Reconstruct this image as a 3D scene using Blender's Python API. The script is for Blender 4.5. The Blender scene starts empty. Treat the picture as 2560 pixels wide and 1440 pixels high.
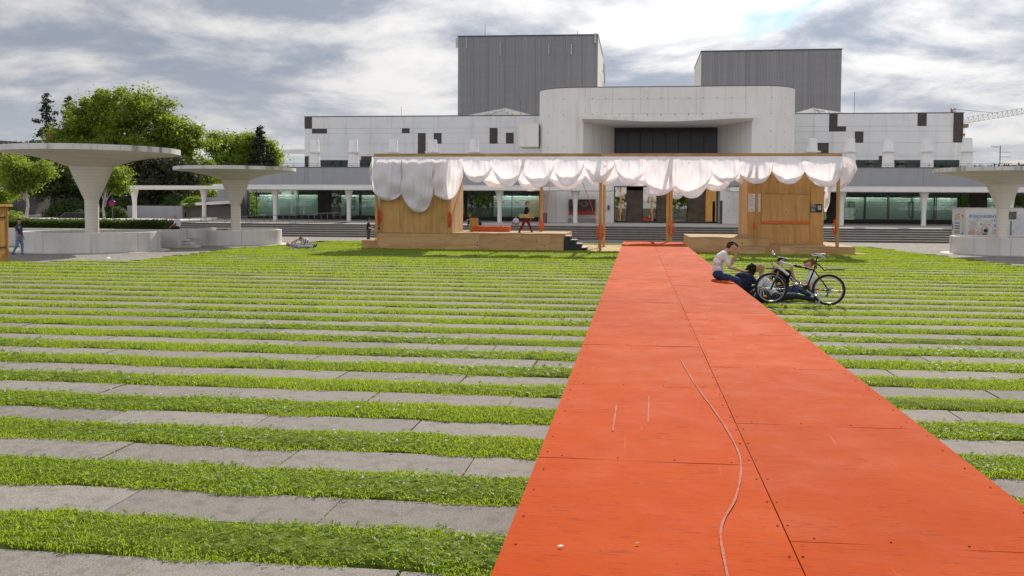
import bpy, bmesh, math, random
import numpy as np
from mathutils import Vector, Matrix

random.seed(7)
RNG = np.random.default_rng(11)
rad = math.radians
S = bpy.context.scene
COL = S.collection

# ------------------------------------------------------------------ camera
EYE = 2.12                       # eye height above the lawn, standing on the orange walkway
yaw, pitch, roll = rad(7.38), rad(2.4), rad(0.35)
fw = Vector((-math.sin(yaw) * math.cos(pitch), math.cos(yaw) * math.cos(pitch), -math.sin(pitch)))
rt = Vector((math.cos(yaw), math.sin(yaw), 0.0))
up = rt.cross(fw)
rt2 = rt * math.cos(roll) + up * math.sin(roll)
up2 = up * math.cos(roll) - rt * math.sin(roll)
cam_data = bpy.data.cameras.new("camera")
cam = bpy.data.objects.new("camera", cam_data)
COL.objects.link(cam)
cam.matrix_world = Matrix(((rt2.x, up2.x, -fw.x, 0), (rt2.y, up2.y, -fw.y, 0), (rt2.z, up2.z, -fw.z, EYE), (0, 0, 0, 1)))
cam_data.sensor_width = 36.0
cam_data.lens = 36.0 * 2400 / 2560
cam_data.shift_y = -(720 - 617) / 2560
cam_data.clip_start = 0.1
cam_data.clip_end = 6000
S.camera = cam

# ------------------------------------------------------------------ sky, sun, exposure
SUN_EL, SUN_AZ = rad(32.0), rad(8.0)          # azimuth: to the right of the walkway axis
SUN_DIR = Vector((math.sin(SUN_AZ) * math.cos(SUN_EL), math.cos(SUN_AZ) * math.cos(SUN_EL), math.sin(SUN_EL)))
S.view_settings.view_transform = 'Standard'
S.view_settings.look = 'None'
S.view_settings.exposure = 0.68
S.view_settings.gamma = 1.0
S.view_settings.use_curve_mapping = False
S.render.engine = 'CYCLES'
S.cycles.use_denoising = True
S.cycles.max_bounces = 8
S.cycles.transparent_max_bounces = 12

world = bpy.data.worlds.new("World")
S.world = world
world.use_nodes = True
def build_sky():
    nt = world.node_tree
    N, L = nt.nodes, nt.links
    N.clear()
    def node(t, **kw):
        n = N.new(t)
        for k, v in kw.items():
            setattr(n, k, v)
        return n
    def val(op, a, b=None, c=None, clamp=False):
        n = node('ShaderNodeMath', operation=op, use_clamp=clamp)
        for i, v in enumerate((a, b, c)):
            if v is None:
                continue
            if isinstance(v, (int, float)):
                n.inputs[i].default_value = v
            else:
                L.new(v, n.inputs[i])
        return n.outputs[0]
    def smooth(v, lo, hi):
        n = node('ShaderNodeMapRange', interpolation_type='SMOOTHSTEP')
        L.new(v, n.inputs[0])
        n.inputs[1].default_value, n.inputs[2].default_value = lo, hi
        return n.outputs[0]
    def mix(f, a, b):
        n = node('ShaderNodeMix', data_type='RGBA')
        for i, v in ((0, f), (6, a), (7, b)):
            if isinstance(v, (int, float)):
                n.inputs[i].default_value = v
            elif isinstance(v, tuple):
                n.inputs[i].default_value = (*v, 1)
            else:
                L.new(v, n.inputs[i])
        return n.outputs[2]
    tc = node('ShaderNodeTexCoord').outputs['Generated']
    sep = node('ShaderNodeSeparateXYZ'); L.new(tc, sep.inputs[0])
    x, y, z = sep.outputs
    zz = val('ADD', val('MAXIMUM', z, 0.0), 0.20)
    comb = node('ShaderNodeCombineXYZ')
    L.new(val('DIVIDE', x, zz), comb.inputs[0]); L.new(val('DIVIDE', y, zz), comb.inputs[1])
    P = comb.outputs[0]
    def noise(scale, detail, rough, off, dist=0.0, sx=1.0, sy=1.0):
        mp = node('ShaderNodeMapping')
        mp.inputs['Location'].default_value = off
        mp.inputs['Scale'].default_value = (sx, sy, 1)
        L.new(P, mp.inputs[0])
        n = node('ShaderNodeTexNoise')
        n.inputs['Scale'].default_value = scale
        n.inputs['Detail'].default_value = detail
        n.inputs['Roughness'].default_value = rough
        n.inputs['Distortion'].default_value = dist
        L.new(mp.outputs[0], n.inputs['Vector'])
        return n.outputs['Fac']
    big = noise(0.75, 3, 0.5, (8.49, 16.54, 0.0), 0.3)
    puff = noise(1.9, 12, 0.60, (2.48, 4.46, 0.0), 0.25)
    puff_sunward = noise(1.9, 7, 0.6, (2.48 + 0.02, 4.46 + 0.13, 0.0), 0.25)   # the same field, a step towards the sun
    fine = noise(3.3, 9, 0.6, (8.2, 2.1, 0.0), 0.1, 0.75, 1.0)
    # how much cloud stands in this direction
    dens = val('ADD', val('MULTIPLY', big, 0.52), val('MULTIPLY', puff, 0.76))
    cover = smooth(dens, 0.445, 0.535)
    rim = val('MULTIPLY', val('SUBTRACT', puff_sunward, puff), 0.95)
    thick = smooth(val('ADD', val('ADD', dens, rim), val('MULTIPLY', val('SUBTRACT', fine, 0.5), 0.30)), 0.48, 0.78)
    # forward scattering: thin cloud glows towards the sun
    dot = node('ShaderNodeVectorMath', operation='DOT_PRODUCT')
    L.new(tc, dot.inputs[0]); dot.inputs[1].default_value = SUN_DIR
    cosang = dot.outputs['Value']
    glow = val('POWER', val('MAXIMUM', cosang, 0.0), 11.0)
    front_lit = smooth(cosang, 0.25, -0.75)          # clouds opposite the sun show their lit side
    bright = val('ADD', val('ADD', 8.0, val('MULTIPLY', glow, 10.0)), val('MULTIPLY', front_lit, 6.0))
    dark = val('ADD', val('ADD', 3.9, val('MULTIPLY', glow, 3.4)), val('MULTIPLY', front_lit, 6.0))
    def tint(v, rgb):
        n = node('ShaderNodeVectorMath', operation='SCALE')
        n.inputs[0].default_value = rgb
        L.new(v, n.inputs['Scale'])
        return n.outputs[0]
    cloud = mix(thick, tint(bright, (1.0, 0.985, 0.965)), tint(dark, (0.85, 0.955, 1.16)))
    sky = node('ShaderNodeTexSky', sky_type='NISHITA')
    sky.sun_disc = False
    sky.sun_elevation = SUN_EL
    sky.sun_rotation = SUN_AZ
    sky.air_density = 1.0
    sky.dust_density = 0.2
    blue = node('ShaderNodeVectorMath', operation='MULTIPLY')
    L.new(sky.outputs[0], blue.inputs[0]); blue.inputs[1].default_value = (0.72, 0.86, 1.0)
    veil = node('ShaderNodeVectorMath', operation='ADD')          # thin high veil over the blue gaps
    L.new(blue.outputs[0], veil.inputs[0]); veil.inputs[1].default_value = (2.6, 2.5, 2.2)
    col = mix(cover, veil.outputs[0], cloud)
    hazy = val('MULTIPLY', smooth(z, 0.16, 0.0), 0.5)             # pale haze low over the horizon, all round
    col = mix(hazy, col, (7.2, 7.2, 7.2))
    bg = node('ShaderNodeBackground')
    bg.inputs['Strength'].default_value = 0.06
    L.new(col, bg.inputs['Color'])
    out = node('ShaderNodeOutputWorld')
    L.new(bg.outputs[0], out.inputs['Surface'])
build_sky()

sun_data = bpy.data.lights.new("sun", 'SUN')
sun_data.energy = 3.8
sun_data.angle = rad(0.6)
sun_data.color = (1.0, 0.93, 0.82)
sun = bpy.data.objects.new("sun", sun_data)
COL.objects.link(sun)
sun.rotation_euler = SUN_DIR.to_track_quat('Z', 'Y').to_euler()

# ------------------------------------------------------------------ helpers
def tag(o, label=None, cat=None, group=None, kind=None):
    for k, v in (('label', label), ('category', cat), ('group', group), ('kind', kind)):
        if v:
            o[k] = v
    return o

def empty(name, loc=(0, 0, 0), rotz=0.0, label=None, cat=None, group=None, kind=None):
    o = bpy.data.objects.new(name, None)
    o.empty_display_size = 0.1
    o.location = loc
    o.rotation_euler = (0, 0, rotz)
    COL.objects.link(o)
    return tag(o, label, cat, group, kind)

def copy_tree(o, parent=None):
    c = o.copy()
    COL.objects.link(c)
    if parent is not None:
        c.parent = parent
    for ch in list(o.children):
        copy_tree(ch, c)
    return c

class MB:
    """collects shapes; build() links them as one mesh object"""
    def __init__(self):
        self.v, self.f, self.m = [], [], []
        self.mi = 0
    def add(self, verts, faces):
        b = len(self.v)
        self.v.extend([tuple(p) for p in verts])
        for f in faces:
            self.f.append(tuple(b + i for i in f))
            self.m.append(self.mi)
        return self
    def box(self, x0, x1, y0, y1, z0, z1):
        return self.add([(x0, y0, z0), (x1, y0, z0), (x1, y1, z0), (x0, y1, z0), (x0, y0, z1), (x1, y0, z1), (x1, y1, z1), (x0, y1, z1)],
                        [(0, 3, 2, 1), (4, 5, 6, 7), (0, 1, 5, 4), (1, 2, 6, 5), (2, 3, 7, 6), (3, 0, 4, 7)])
    def quad(self, a, b, c, d):
        return self.add([a, b, c, d], [(0, 1, 2, 3)])
    def prism(self, poly, z0, z1):
        """poly: list of (x, y), counter-clockwise; extruded in z"""
        n = len(poly)
        return self.add([(p[0], p[1], z0) for p in poly] + [(p[0], p[1], z1) for p in poly],
                        [tuple(range(n - 1, -1, -1)), tuple(range(n, 2 * n))] + [(i, (i + 1) % n, n + (i + 1) % n, n + i) for i in range(n)])
    def prism_y(self, poly, y0, y1):
        """poly: list of (x, z); extruded in y"""
        n = len(poly)
        return self.add([(p[0], y0, p[1]) for p in poly] + [(p[0], y1, p[1]) for p in poly],
                        [tuple(range(n)), tuple(range(2 * n - 1, n - 1, -1))] + [((i + 1) % n, i, n + i, n + (i + 1) % n) for i in range(n)])
    def lathe(self, prof, n=32, c=(0, 0), caps=True):
        b = len(self.v)
        k = len(prof)
        vs, fs = [], []
        for r, z in prof:
            for i in range(n):
                a = 2 * math.pi * i / n
                vs.append((c[0] + r * math.cos(a), c[1] + r * math.sin(a), z))
        for j in range(k - 1):
            for i in range(n):
                i2 = (i + 1) % n
                fs.append((j * n + i, j * n + i2, (j + 1) * n + i2, (j + 1) * n + i))
        if caps:
            fs.append(tuple(range(n - 1, -1, -1)))
            fs.append(tuple((k - 1) * n + i for i in range(n)))
        return self.add(vs, fs)
    def tube(self, pts, radii, n=8, caps=True):
        pts = [Vector(p) for p in pts]
        if not hasattr(radii, '__len__'):
            radii = [radii] * len(pts)
        vs, fs = [], []
        prev = None
        for i, p in enumerate(pts):
            d = (pts[min(i + 1, len(pts) - 1)] - pts[max(i - 1, 0)])
            d = d.normalized() if d.length > 1e-9 else Vector((0, 0, 1))
            if prev is None:
                a = d.orthogonal().normalized()
            else:
                a = (prev - d * prev.dot(d))
                a = a.normalized() if a.length > 1e-6 else d.orthogonal().normalized()
            prev = a
            b = d.cross(a)
            for k in range(n):
                t = 2 * math.pi * k / n
                vs.append(p + (a * math.cos(t) + b * math.sin(t)) * radii[i])
        m = len(pts)
        for j in range(m - 1):
            for k in range(n):
                k2 = (k + 1) % n
                fs.append((j * n + k, j * n + k2, (j + 1) * n + k2, (j + 1) * n + k))
        if caps:
            fs.append(tuple(range(n - 1, -1, -1)))
            fs.append(tuple((m - 1) * n + k for k in range(n)))
        return self.add(vs, fs)
    def bar(self, a, b, w, h=None, upv=(0, 0, 1)):
        """square bar from a to b"""
        h = h or w
        a, b = Vector(a), Vector(b)
        d = (b - a).normalized()
        u = Vector(upv)
        if abs(d.dot(u)) > 0.98:
            u = Vector((0, 1, 0))
        s = d.cross(u).normalized() * (w / 2)
        t = s.cross(d).normalized() * (h / 2)
        return self.add([a - s - t, a + s - t, a + s + t, a - s + t, b - s - t, b + s - t, b + s + t, b - s + t],
                        [(0, 1, 2, 3), (7, 6, 5, 4), (0, 4, 5, 1), (1, 5, 6, 2), (2, 6, 7, 3), (3, 7, 4, 0)])
    def ball(self, c, r, nu=10, nv=7):
        r = (r, r, r) if not hasattr(r, '__len__') else r
        vs, fs = [(c[0], c[1], c[2] - r[2])], []
        for j in range(1, nv):
            t = math.pi * j / nv - math.pi / 2
            for i in range(nu):
                a = 2 * math.pi * i / nu
                vs.append((c[0] + r[0] * math.cos(t) * math.cos(a), c[1] + r[1] * math.cos(t) * math.sin(a), c[2] + r[2] * math.sin(t)))
        vs.append((c[0], c[1], c[2] + r[2]))
        for i in range(nu):
            fs.append((0, 1 + (i + 1) % nu, 1 + i))
        for j in range(nv - 2):
            for i in range(nu):
                a, b = 1 + j * nu + i, 1 + j * nu + (i + 1) % nu
                fs.append((a, b, b + nu, a + nu))
        top = len(vs) - 1
        for i in range(nu):
            fs.append((1 + (nv - 2) * nu + i, 1 + (nv - 2) * nu + (i + 1) % nu, top))
        return self.add(vs, fs)
    def mesh(self, name, mats, smooth=False):
        me = bpy.data.meshes.new(name)
        me.from_pydata(self.v, [], self.f)
        for m in (mats if isinstance(mats, (list, tuple)) else [mats]):
            me.materials.append(m)
        if any(self.m):
            me.polygons.foreach_set('material_index', self.m)
        if smooth:
            me.polygons.foreach_set('use_smooth', [True] * len(me.polygons))
        me.update()
        return me
    def build(self, name, mats, parent=None, smooth=False, angle=None, **tags):
        me = self.mesh(name, mats, smooth)
        if angle is not None:
            me.polygons.foreach_set('use_smooth', [True] * len(me.polygons))
            me.set_sharp_from_angle(angle=rad(angle))
        return link(name, me, parent, **tags)

def link(name, me, parent=None, **tags):
    o = bpy.data.objects.new(name, me)
    COL.objects.link(o)
    if parent is not None:
        o.parent = parent
    return tag(o, **tags)

def bevel(o, w=0.01, seg=1):
    m = o.modifiers.new('bevel', 'BEVEL')
    m.width, m.segments, m.limit_method = w, seg, 'ANGLE'
    return o

def fast_mesh(name, verts, polys_flat, sizes, mats, mat_idx=None, smooth=False):
    """numpy arrays straight into a mesh"""
    me = bpy.data.meshes.new(name)
    verts = np.asarray(verts, dtype=np.float32)
    sizes = np.asarray(sizes, dtype=np.int32)
    me.vertices.add(len(verts))
    me.vertices.foreach_set('co', verts.ravel())
    me.loops.add(int(sizes.sum()))
    me.loops.foreach_set('vertex_index', np.asarray(polys_flat, dtype=np.int32).ravel())
    me.polygons.add(len(sizes))
    me.polygons.foreach_set('loop_start', np.concatenate(([0], np.cumsum(sizes)[:-1])).astype(np.int32))
    for m in mats:
        me.materials.append(m)
    if mat_idx is not None:
        me.polygons.foreach_set('material_index', np.asarray(mat_idx, dtype=np.int32))
    if smooth:
        me.polygons.foreach_set('use_smooth', np.ones(len(sizes), dtype=bool))
    me.update(calc_edges=True)
    return me

# ------------------------------------------------------------------ materials
def lin(r, g, b):
    f = lambda c: ((c / 255 + 0.055) / 1.055) ** 2.4 if c > 10 else c / 255 / 12.92
    return (f(r), f(g), f(b))

class NT:
    def __init__(self, name):
        self.m = bpy.data.materials.new(name)
        self.m.use_nodes = True
        self.t = self.m.node_tree
        self.t.nodes.clear()
        self.out = self.n('ShaderNodeOutputMaterial')
        self.pos = None
    def n(self, t, **kw):
        x = self.t.nodes.new(t)
        for k, v in kw.items():
            setattr(x, k, v)
        return x
    def l(self, a, b):
        self.t.links.new(a, b)
    def put(self, sock, v):
        if v is None:
            return
        if isinstance(v, (int, float)):
            sock.default_value = v
        elif isinstance(v, tuple):
            sock.default_value = (*v, 1.0) if len(sock.default_value) == 4 and len(v) == 3 else v
        else:
            self.l(v, sock)
    def coord(self, kind='pos'):
        if kind == 'pos':
            return self.n('ShaderNodeNewGeometry').outputs['Position']
        return self.n('ShaderNodeTexCoord').outputs['Object']
    def mapping(self, vec, scale=(1, 1, 1), loc=(0, 0, 0), rot=(0, 0, 0)):
        m = self.n('ShaderNodeMapping')
        m.inputs['Scale'].default_value = scale
        m.inputs['Location'].default_value = loc
        m.inputs['Rotation'].default_value = rot
        self.l(vec, m.inputs[0])
        return m.outputs[0]
    def noise(self, vec, scale=5, detail=4, rough=.55, dist=0.0):
        x = self.n('ShaderNodeTexNoise')
        x.inputs['Scale'].default_value = scale
        x.inputs['Detail'].default_value = detail
        x.inputs['Roughness'].default_value = rough
        x.inputs['Distortion'].default_value = dist
        self.l(vec, x.inputs['Vector'])
        return x.outputs['Fac']
    def ramp(self, v, lo, hi, a=0.0, b=1.0):
        x = self.n('ShaderNodeMapRange', interpolation_type='SMOOTHSTEP')
        self.l(v, x.inputs[0])
        for i, q in enumerate((lo, hi, a, b)):
            x.inputs[i + 1].default_value = q
        return x.outputs[0]
    def math(self, op, a, b=None, clamp=False):
        x = self.n('ShaderNodeMath', operation=op, use_clamp=clamp)
        self.put(x.inputs[0], a)
        self.put(x.inputs[1], b)
        return x.outputs[0]
    def mix(self, f, a, b, blend='MIX'):
        x = self.n('ShaderNodeMix', data_type='RGBA', blend_type=blend)
        self.put(x.inputs[0], f)
        self.put(x.inputs[6], a)
        self.put(x.inputs[7], b)
        return x.outputs[2]
    def bump(self, h, strength=.3, dist=.02):
        x = self.n('ShaderNodeBump')
        x.inputs['Strength'].default_value = strength
        x.inputs['Distance'].default_value = dist
        self.l(h, x.inputs['Height'])
        return x.outputs[0]
    def bsdf(self, col, rough=.7, metal=0.0, spec=.4, normal=None, transl=None, **kw):
        p = self.n('ShaderNodeBsdfPrincipled')
        self.put(p.inputs['Base Color'], col)
        self.put(p.inputs['Roughness'], rough)
        p.inputs['Metallic'].default_value = metal
        p.inputs['Specular IOR Level'].default_value = spec
        for k, v in kw.items():
            p.inputs[k].default_value = v
        if normal is not None:
            self.l(normal, p.inputs['Normal'])
        sh = p.outputs[0]
        if transl:
            t = self.n('ShaderNodeBsdfTranslucent')
            self.put(t.inputs['Color'], transl[1])
            if normal is not None:
                self.l(normal, t.inputs['Normal'])
            x = self.n('ShaderNodeMixShader')
            x.inputs[0].default_value = transl[0]
            self.l(sh, x.inputs[1])
            self.l(t.outputs[0], x.inputs[2])
            sh = x.outputs[0]
        self.l(sh, self.out.inputs['Surface'])
        return self.m

def plain(name, col, rough=.6, metal=0.0, spec=.4, var=.12, scale=6.0, bump=.0):
    """one colour with slight uneven wear"""
    m = NT(name)
    p = m.coord()
    f = m.noise(p, scale, 5)
    dark = tuple(c * (1 - var) for c in col)
    lite = tuple(min(1, c * (1 + var)) for c in col)
    nrm = m.bump(m.noise(p, scale * 6, 4), bump, .01) if bump else None
    return m.bsdf(m.mix(m.ramp(f, .3, .7), dark, lite), rough, metal, spec, nrm)

def concrete(name, col, streak=.25, blotch=.15, rough=.85, bump=.15, tint=(.8, .76, .70), boards=0.0):
    m = NT(name)
    p = m.coord()
    a = m.noise(m.mapping(p, (1, 1, .08)), 2.2, 6, .6)       # rain streaks run down
    b = m.noise(p, .7, 6, .6)
    c = m.noise(p, 14, 5, .65)
    dirty = tuple(q * w for q, w in zip(col, tint))
    k = m.mix(m.math('MULTIPLY', m.ramp(a, .48, .75), streak * 2), col, dirty)
    k = m.mix(m.math('MULTIPLY', m.ramp(b, .45, .75), blotch * 2), k, tuple(q * .82 for q in col))
    k = m.mix(m.math('MULTIPLY', m.ramp(c, .55, .75), .25), k, tuple(q * .78 for q in col))
    if boards:                                               # print of the formwork boards
        w = m.n('ShaderNodeTexWave', bands_direction='Z')
        w.inputs['Scale'].default_value, w.inputs['Distortion'].default_value, w.inputs['Detail Scale'].default_value = 2.1, 1.2, .6
        m.l(p, w.inputs['Vector'])
        k = m.mix(m.math('MULTIPLY', m.ramp(w.outputs['Fac'], .86, .98), boards), k, tuple(q * .7 for q in col))
    return m.bsdf(k, rough, 0, .25, m.bump(c, bump, .01))

def plywood(name, light, dark, axis='x', knots=True, rough=.88):
    """birch-faced plywood; grain runs along axis"""
    m = NT(name)
    p = m.coord()
    sc = {'x': (.12, 1, 1), 'y': (1, .12, 1), 'z': (1, 1, .12)}[axis]
    oi = m.n('ShaderNodeObjectInfo')
    off = m.n('ShaderNodeVectorMath', operation='ADD')
    m.l(p, off.inputs[0])
    rv = m.n('ShaderNodeCombineXYZ')
    rnd = m.math('MULTIPLY', oi.outputs['Random'], 37.0)
    for i in range(3):
        m.l(rnd, rv.inputs[i])
    m.l(rv.outputs[0], off.inputs[1])
    q = m.mapping(off.outputs[0], sc)
    w = m.noise(q, 3.0, 6, .6, 1.2)
    g = m.noise(q, 22, 4, .6, .4)
    patch = m.noise(off.outputs[0], .9, 3)
    k = m.mix(m.ramp(w, .35, .7), light, dark)
    k = m.mix(m.math('MULTIPLY', m.ramp(g, .5, .8), .35), k, tuple(c * .6 for c in dark))
    k = m.mix(m.math('MULTIPLY', m.ramp(patch, .45, .75), .35), k, tuple(c * .75 for c in dark))
    tone = m.math('ADD', .88, m.math('MULTIPLY', oi.outputs['Random'], .22))
    k = m.mix(1.0, k, tone, 'MULTIPLY')
    if knots:
        v = m.n('ShaderNodeTexVoronoi')
        v.inputs['Scale'].default_value = 2.6
        v.inputs['Randomness'].default_value = 1.0
        m.l(m.mapping(off.outputs[0], {'x': (.6, 1, 1), 'y': (1, .6, 1), 'z': (1, 1, .6)}[axis]), v.inputs['Vector'])
        k = m.mix(m.ramp(v.outputs['Distance'], .10, .04), k, tuple(c * .35 for c in dark))
    return m.bsdf(k, rough, 0, .10, m.bump(g, .08, .005))
# ------------------------------------------------------------------ shared materials
def mat_cobbles():
    m = NT('cobbles')
    p = m.coord()
    v = m.n('ShaderNodeTexVoronoi', feature='DISTANCE_TO_EDGE')
    v.inputs['Scale'].default_value = 8.5
    m.l(p, v.inputs['Vector'])
    c = m.n('ShaderNodeTexVoronoi')
    c.inputs['Scale'].default_value = 8.5
    m.l(p, c.inputs['Vector'])
    hsv = m.n('ShaderNodeSeparateColor')
    m.l(c.outputs['Color'], hsv.inputs[0])
    k = m.mix(hsv.outputs[0], (.20, .18, .165), (.36, .33, .30))
    k = m.mix(m.ramp(m.noise(p, .35, 6, .6), .42, .72), k, (.32, .295, .27))
    k = m.mix(m.ramp(v.outputs['Distance'], .10, .03), k, (.17, .155, .14))
    k = m.mix(m.math('MULTIPLY', m.ramp(m.noise(p, .12, 5), .5, .7), .4), k, (.26, .24, .22))
    return m.bsdf(k, .95, 0, .08, m.bump(v.outputs['Distance'], .4, .02))

def mat_ground():
    m = NT('far_ground')
    p = m.coord()
    return m.bsdf(m.mix(m.ramp(m.noise(p, .05, 5), .4, .6), (.11, .105, .09), (.07, .09, .04)), .9)

def mat_slab():
    m = NT('aggregate_slab')
    p = m.coord()
    oi = m.n('ShaderNodeObjectInfo')
    fine = m.noise(p, 85, 3, .7)
    mid = m.noise(p, 7, 6, .65)
    big = m.noise(p, 1.1, 5, .6)
    k = m.mix(m.ramp(fine, .38, .66), (.185, .165, .15), (.31, .283, .26))
    k = m.mix(m.math('MULTIPLY', m.ramp(mid, .46, .66), .6), k, (.150, .134, .12))
    k = m.mix(m.math('MULTIPLY', m.ramp(big, .45, .7), .35), k, (.20, .18, .16))
    k = m.mix(1.0, k, m.math('ADD', .86, m.math('MULTIPLY', oi.outputs['Random'], .24)), 'MULTIPLY')
    return m.bsdf(k, .95, 0, .12, m.bump(fine, .3, .004))

def mat_grass(name, a, b, c, tr):
    """blades: each blade its own green, and slow patches across the lawn"""
    m = NT(name)
    p = m.coord()
    g = m.n('ShaderNodeNewGeometry')
    k = m.mix(g.outputs['Random Per Island'], a, b)
    k = m.mix(m.math('MULTIPLY', m.ramp(m.noise(p, .8, 5, .6), .4, .7), .7), k, c)
    k = m.mix(m.ramp(g.outputs['Random Per Island'], .945, .96), k, (.36, .30, .12))
    return m.bsdf(k, .55, 0, .25, None, (.5, m.mix(.5, k, tr)))

M_COB = mat_cobbles()
M_SLAB = mat_slab()
M_SOIL = plain('soil', (.052, .045, .03), .95, var=.4, scale=9)
M_TURF = plain('turf_base', (.085, .115, .016), .95, spec=.03, var=.5, scale=14)
M_BLADE = mat_grass('grass_blade', (.15, .245, .012), (.235, .335, .022), (.285, .345, .03), (.58, .74, .04))
M_CLOVER = mat_grass('clover_leaf', (.12, .225, .014), (.18, .29, .02), (.20, .28, .022), (.42, .62, .04))
M_FLOWER = plain('clover_flower', (.75, .73, .66), .8)

# ------------------------------------------------------------------ ground and plaza
tag(MB().quad((-1800, -1800, -.09), (1800, -1800, -.09), (1800, 1800, -.09), (-1800, 1800, -.09)).build('ground', mat_ground()), kind='structure')
b = MB()
for x0, x1, y0, y1 in ((-140, -18.7, 31.6, 62.5), (-18.7, 13.0, 55.6, 62.5), (13.0, 140, 36.6, 62.5), (-140, -26.2, -30, 31.6), (24.4, 140, -30, 36.6)):
    b.quad((x0, y0, 0), (x1, y0, 0), (x1, y1, 0), (x0, y1, 0))
tag(b.build('plaza', M_COB), kind='structure')

# ------------------------------------------------------------------ lawn: strips of turf between rows of slabs
ROW0, PITCH, TURF_W = 5.35, 1.285, 0.66
ROWS = list(range(-6, 39))
def lawn_left(y):
    if y < 32.2: return -26.0
    if y < 33.2: return -21.0
    return -18.3 - .8 * min(1, (y - 33) / 12) + max(0, (y - 45)) * .16
def lawn_right(y):
    if y < 36.5: return 24.0
    return 14.3 - (y - 36.5) * .1
WALK0, WALK1 = -.60, 2.06

lawn = empty('lawn', (0, 0, 0), kind='structure')
lawn['label'] = 'lawn of long turf strips between rows of grey slabs'
tag(MB().quad((-26.2, -8, -.06), (24.4, -8, -.06), (24.4, 56.5, -.06), (-26.2, 56.5, -.06)).build('soil', M_SOIL, lawn), kind='structure')

def slab_mesh(L, W):
    return MB().box(0, L - .014, 0, W, -.07, .012)
slab_me = slab_mesh(1.53, PITCH - TURF_W).mesh('slab', M_SLAB)
spots, rest = [], []
for k in ROWS:
    y = ROW0 + PITCH * k + TURF_W
    xl, xr = lawn_left(y) + RNG.uniform(-.3, .3), lawn_right(y) + RNG.uniform(-.3, .3)
    off = (-3.60 if k % 2 == 0 else -4.38) - 1.53 * 30
    n0, n1 = math.ceil((xl - off) / 1.53), math.floor((xr - off) / 1.53)
    for n in range(n0, n1):
        x = off + n * 1.53
        if x > WALK0 + .1 and x + 1.53 < WALK1 - .1:
            continue
        seen = y > 3.4 and -.72 * y - 1.8 < x < .385 * y + .4
        (spots if seen else rest).append((x, y))
spots.sort(key=lambda s: s[1])
rest += spots[300:]
for x, y in spots[:300]:
    o = link('slab', slab_me, lawn)
    o.location = (x + RNG.uniform(-.006, .006), y + RNG.uniform(-.01, .01), RNG.uniform(-.006, .004))
    o.rotation_euler = (RNG.uniform(-.004, .004), RNG.uniform(-.002, .002), RNG.uniform(-.003, .003))
b = MB()
for x, y in rest:
    b.box(x, x + 1.516, y, y + PITCH - TURF_W, -.07, .012 + random.uniform(-.005, .003))
tag(b.build('slab_rows', M_SLAB, lawn), kind='stuff')

# blades -----------------------------------------------------------------
def in_pavilion(x, y):
    return (x > -12.6) & (x < 9.9) & (y > 45.55) & (y < 53)
def scatter(y0, y1, dens, edge=.0):
    """points on the turf strips between y0 and y1 that the photo's view reaches, with margins"""
    xs, ys, es = [], [], []
    for k in ROWS:
        a = ROW0 + PITCH * k
        if a + TURF_W < y0 or a > y1 or a < 2.6:
            continue
        xl, xr = max(lawn_left(a), -.74 * a - 1.2), min(lawn_right(a), .40 * a + 1.2)
        n = int((xr - xl) * TURF_W * dens)
        x = RNG.uniform(xl, xr, n)
        wob = .034 * np.sin(x * 3.1 + k) + .026 * np.sin(x * 7.7 + 2 * k) + .014 * np.sin(x * 19 + 5 * k)
        t = RNG.uniform(0, 1, n)
        y = a - .02 + wob + t * (TURF_W + .045)
        keep = ~((x > WALK0 + .25) & (x < WALK1 - .25)) & ~in_pavilion(x, y)
        bare = np.sin(x * 1.13 + k * 2.7) * np.sin(x * 2.31 + k * 1.3) + .4 * np.sin(x * 5.1 + y * 9)
        keep &= (y >= y0) & (y < y1) & ((bare < .82) | (RNG.uniform(0, 1, n) < .55))
        xs.append(x[keep]); ys.append(y[keep]); es.append(np.abs(t[keep] * 2 - 1))
    return np.concatenate(xs), np.concatenate(ys), np.concatenate(es)
def patch(x, y):
    return (np.sin(x * 1.9 + 1.3 * np.sin(y * 1.1)) * np.sin(y * 2.3 + 1.7 * np.sin(x * .7)) + np.sin(x * .6 + y * .9)) * .5

gv, gf, gs, gm = [], [], [], []
base = 0
def blades(x, y, edge, h, w, seg):
    """tapered blades: seg=2 bends, seg=1 is a single triangle"""
    global base
    n = len(x)
    ang = RNG.uniform(0, 2 * math.pi, n)
    lean = RNG.uniform(.2, 1.05, n)
    la = RNG.uniform(0, 2 * math.pi, n)
    dx, dy = np.cos(la) * lean * h, np.sin(la) * lean * h
    dy += np.where(edge > .85, np.sign(RNG.uniform(-1, 1, n)) * .0, 0)
    wx, wy = np.cos(ang) * w / 2, np.sin(ang) * w / 2
    z0 = np.full(n, .0)
    if seg == 1:
        v = np.stack([np.stack([x - wx, y - wy, z0], 1), np.stack([x + wx, y + wy, z0], 1), np.stack([x + dx, y + dy, h * (1 - .3 * lean)], 1)], 1).reshape(-1, 3)
        f = (np.arange(n * 3) + base)
        gs.append(np.full(n, 3)); gm.append(np.zeros(n))
        gv.append(v); gf.append(f); base += 3 * n
    else:
        mx, my, mz = x + dx * .35, y + dy * .35, h * .62
        v = np.stack([np.stack([x - wx, y - wy, z0], 1), np.stack([x + wx, y + wy, z0], 1),
                      np.stack([mx + wx * .8, my + wy * .8, mz], 1), np.stack([mx - wx * .8, my - wy * .8, mz], 1),
                      np.stack([x + dx, y + dy, h * (1 - .35 * lean)], 1)], 1).reshape(-1, 3)
        i = np.arange(n)[:, None] * 5 + base
        f = np.concatenate([i + 0, i + 1, i + 2, i + 3, i + 3, i + 2, i + 4], 1).ravel()
        gs.append(np.tile([4, 3], n)); gm.append(np.zeros(2 * n))
        gv.append(v); gf.append(f); base += 5 * n
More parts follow.
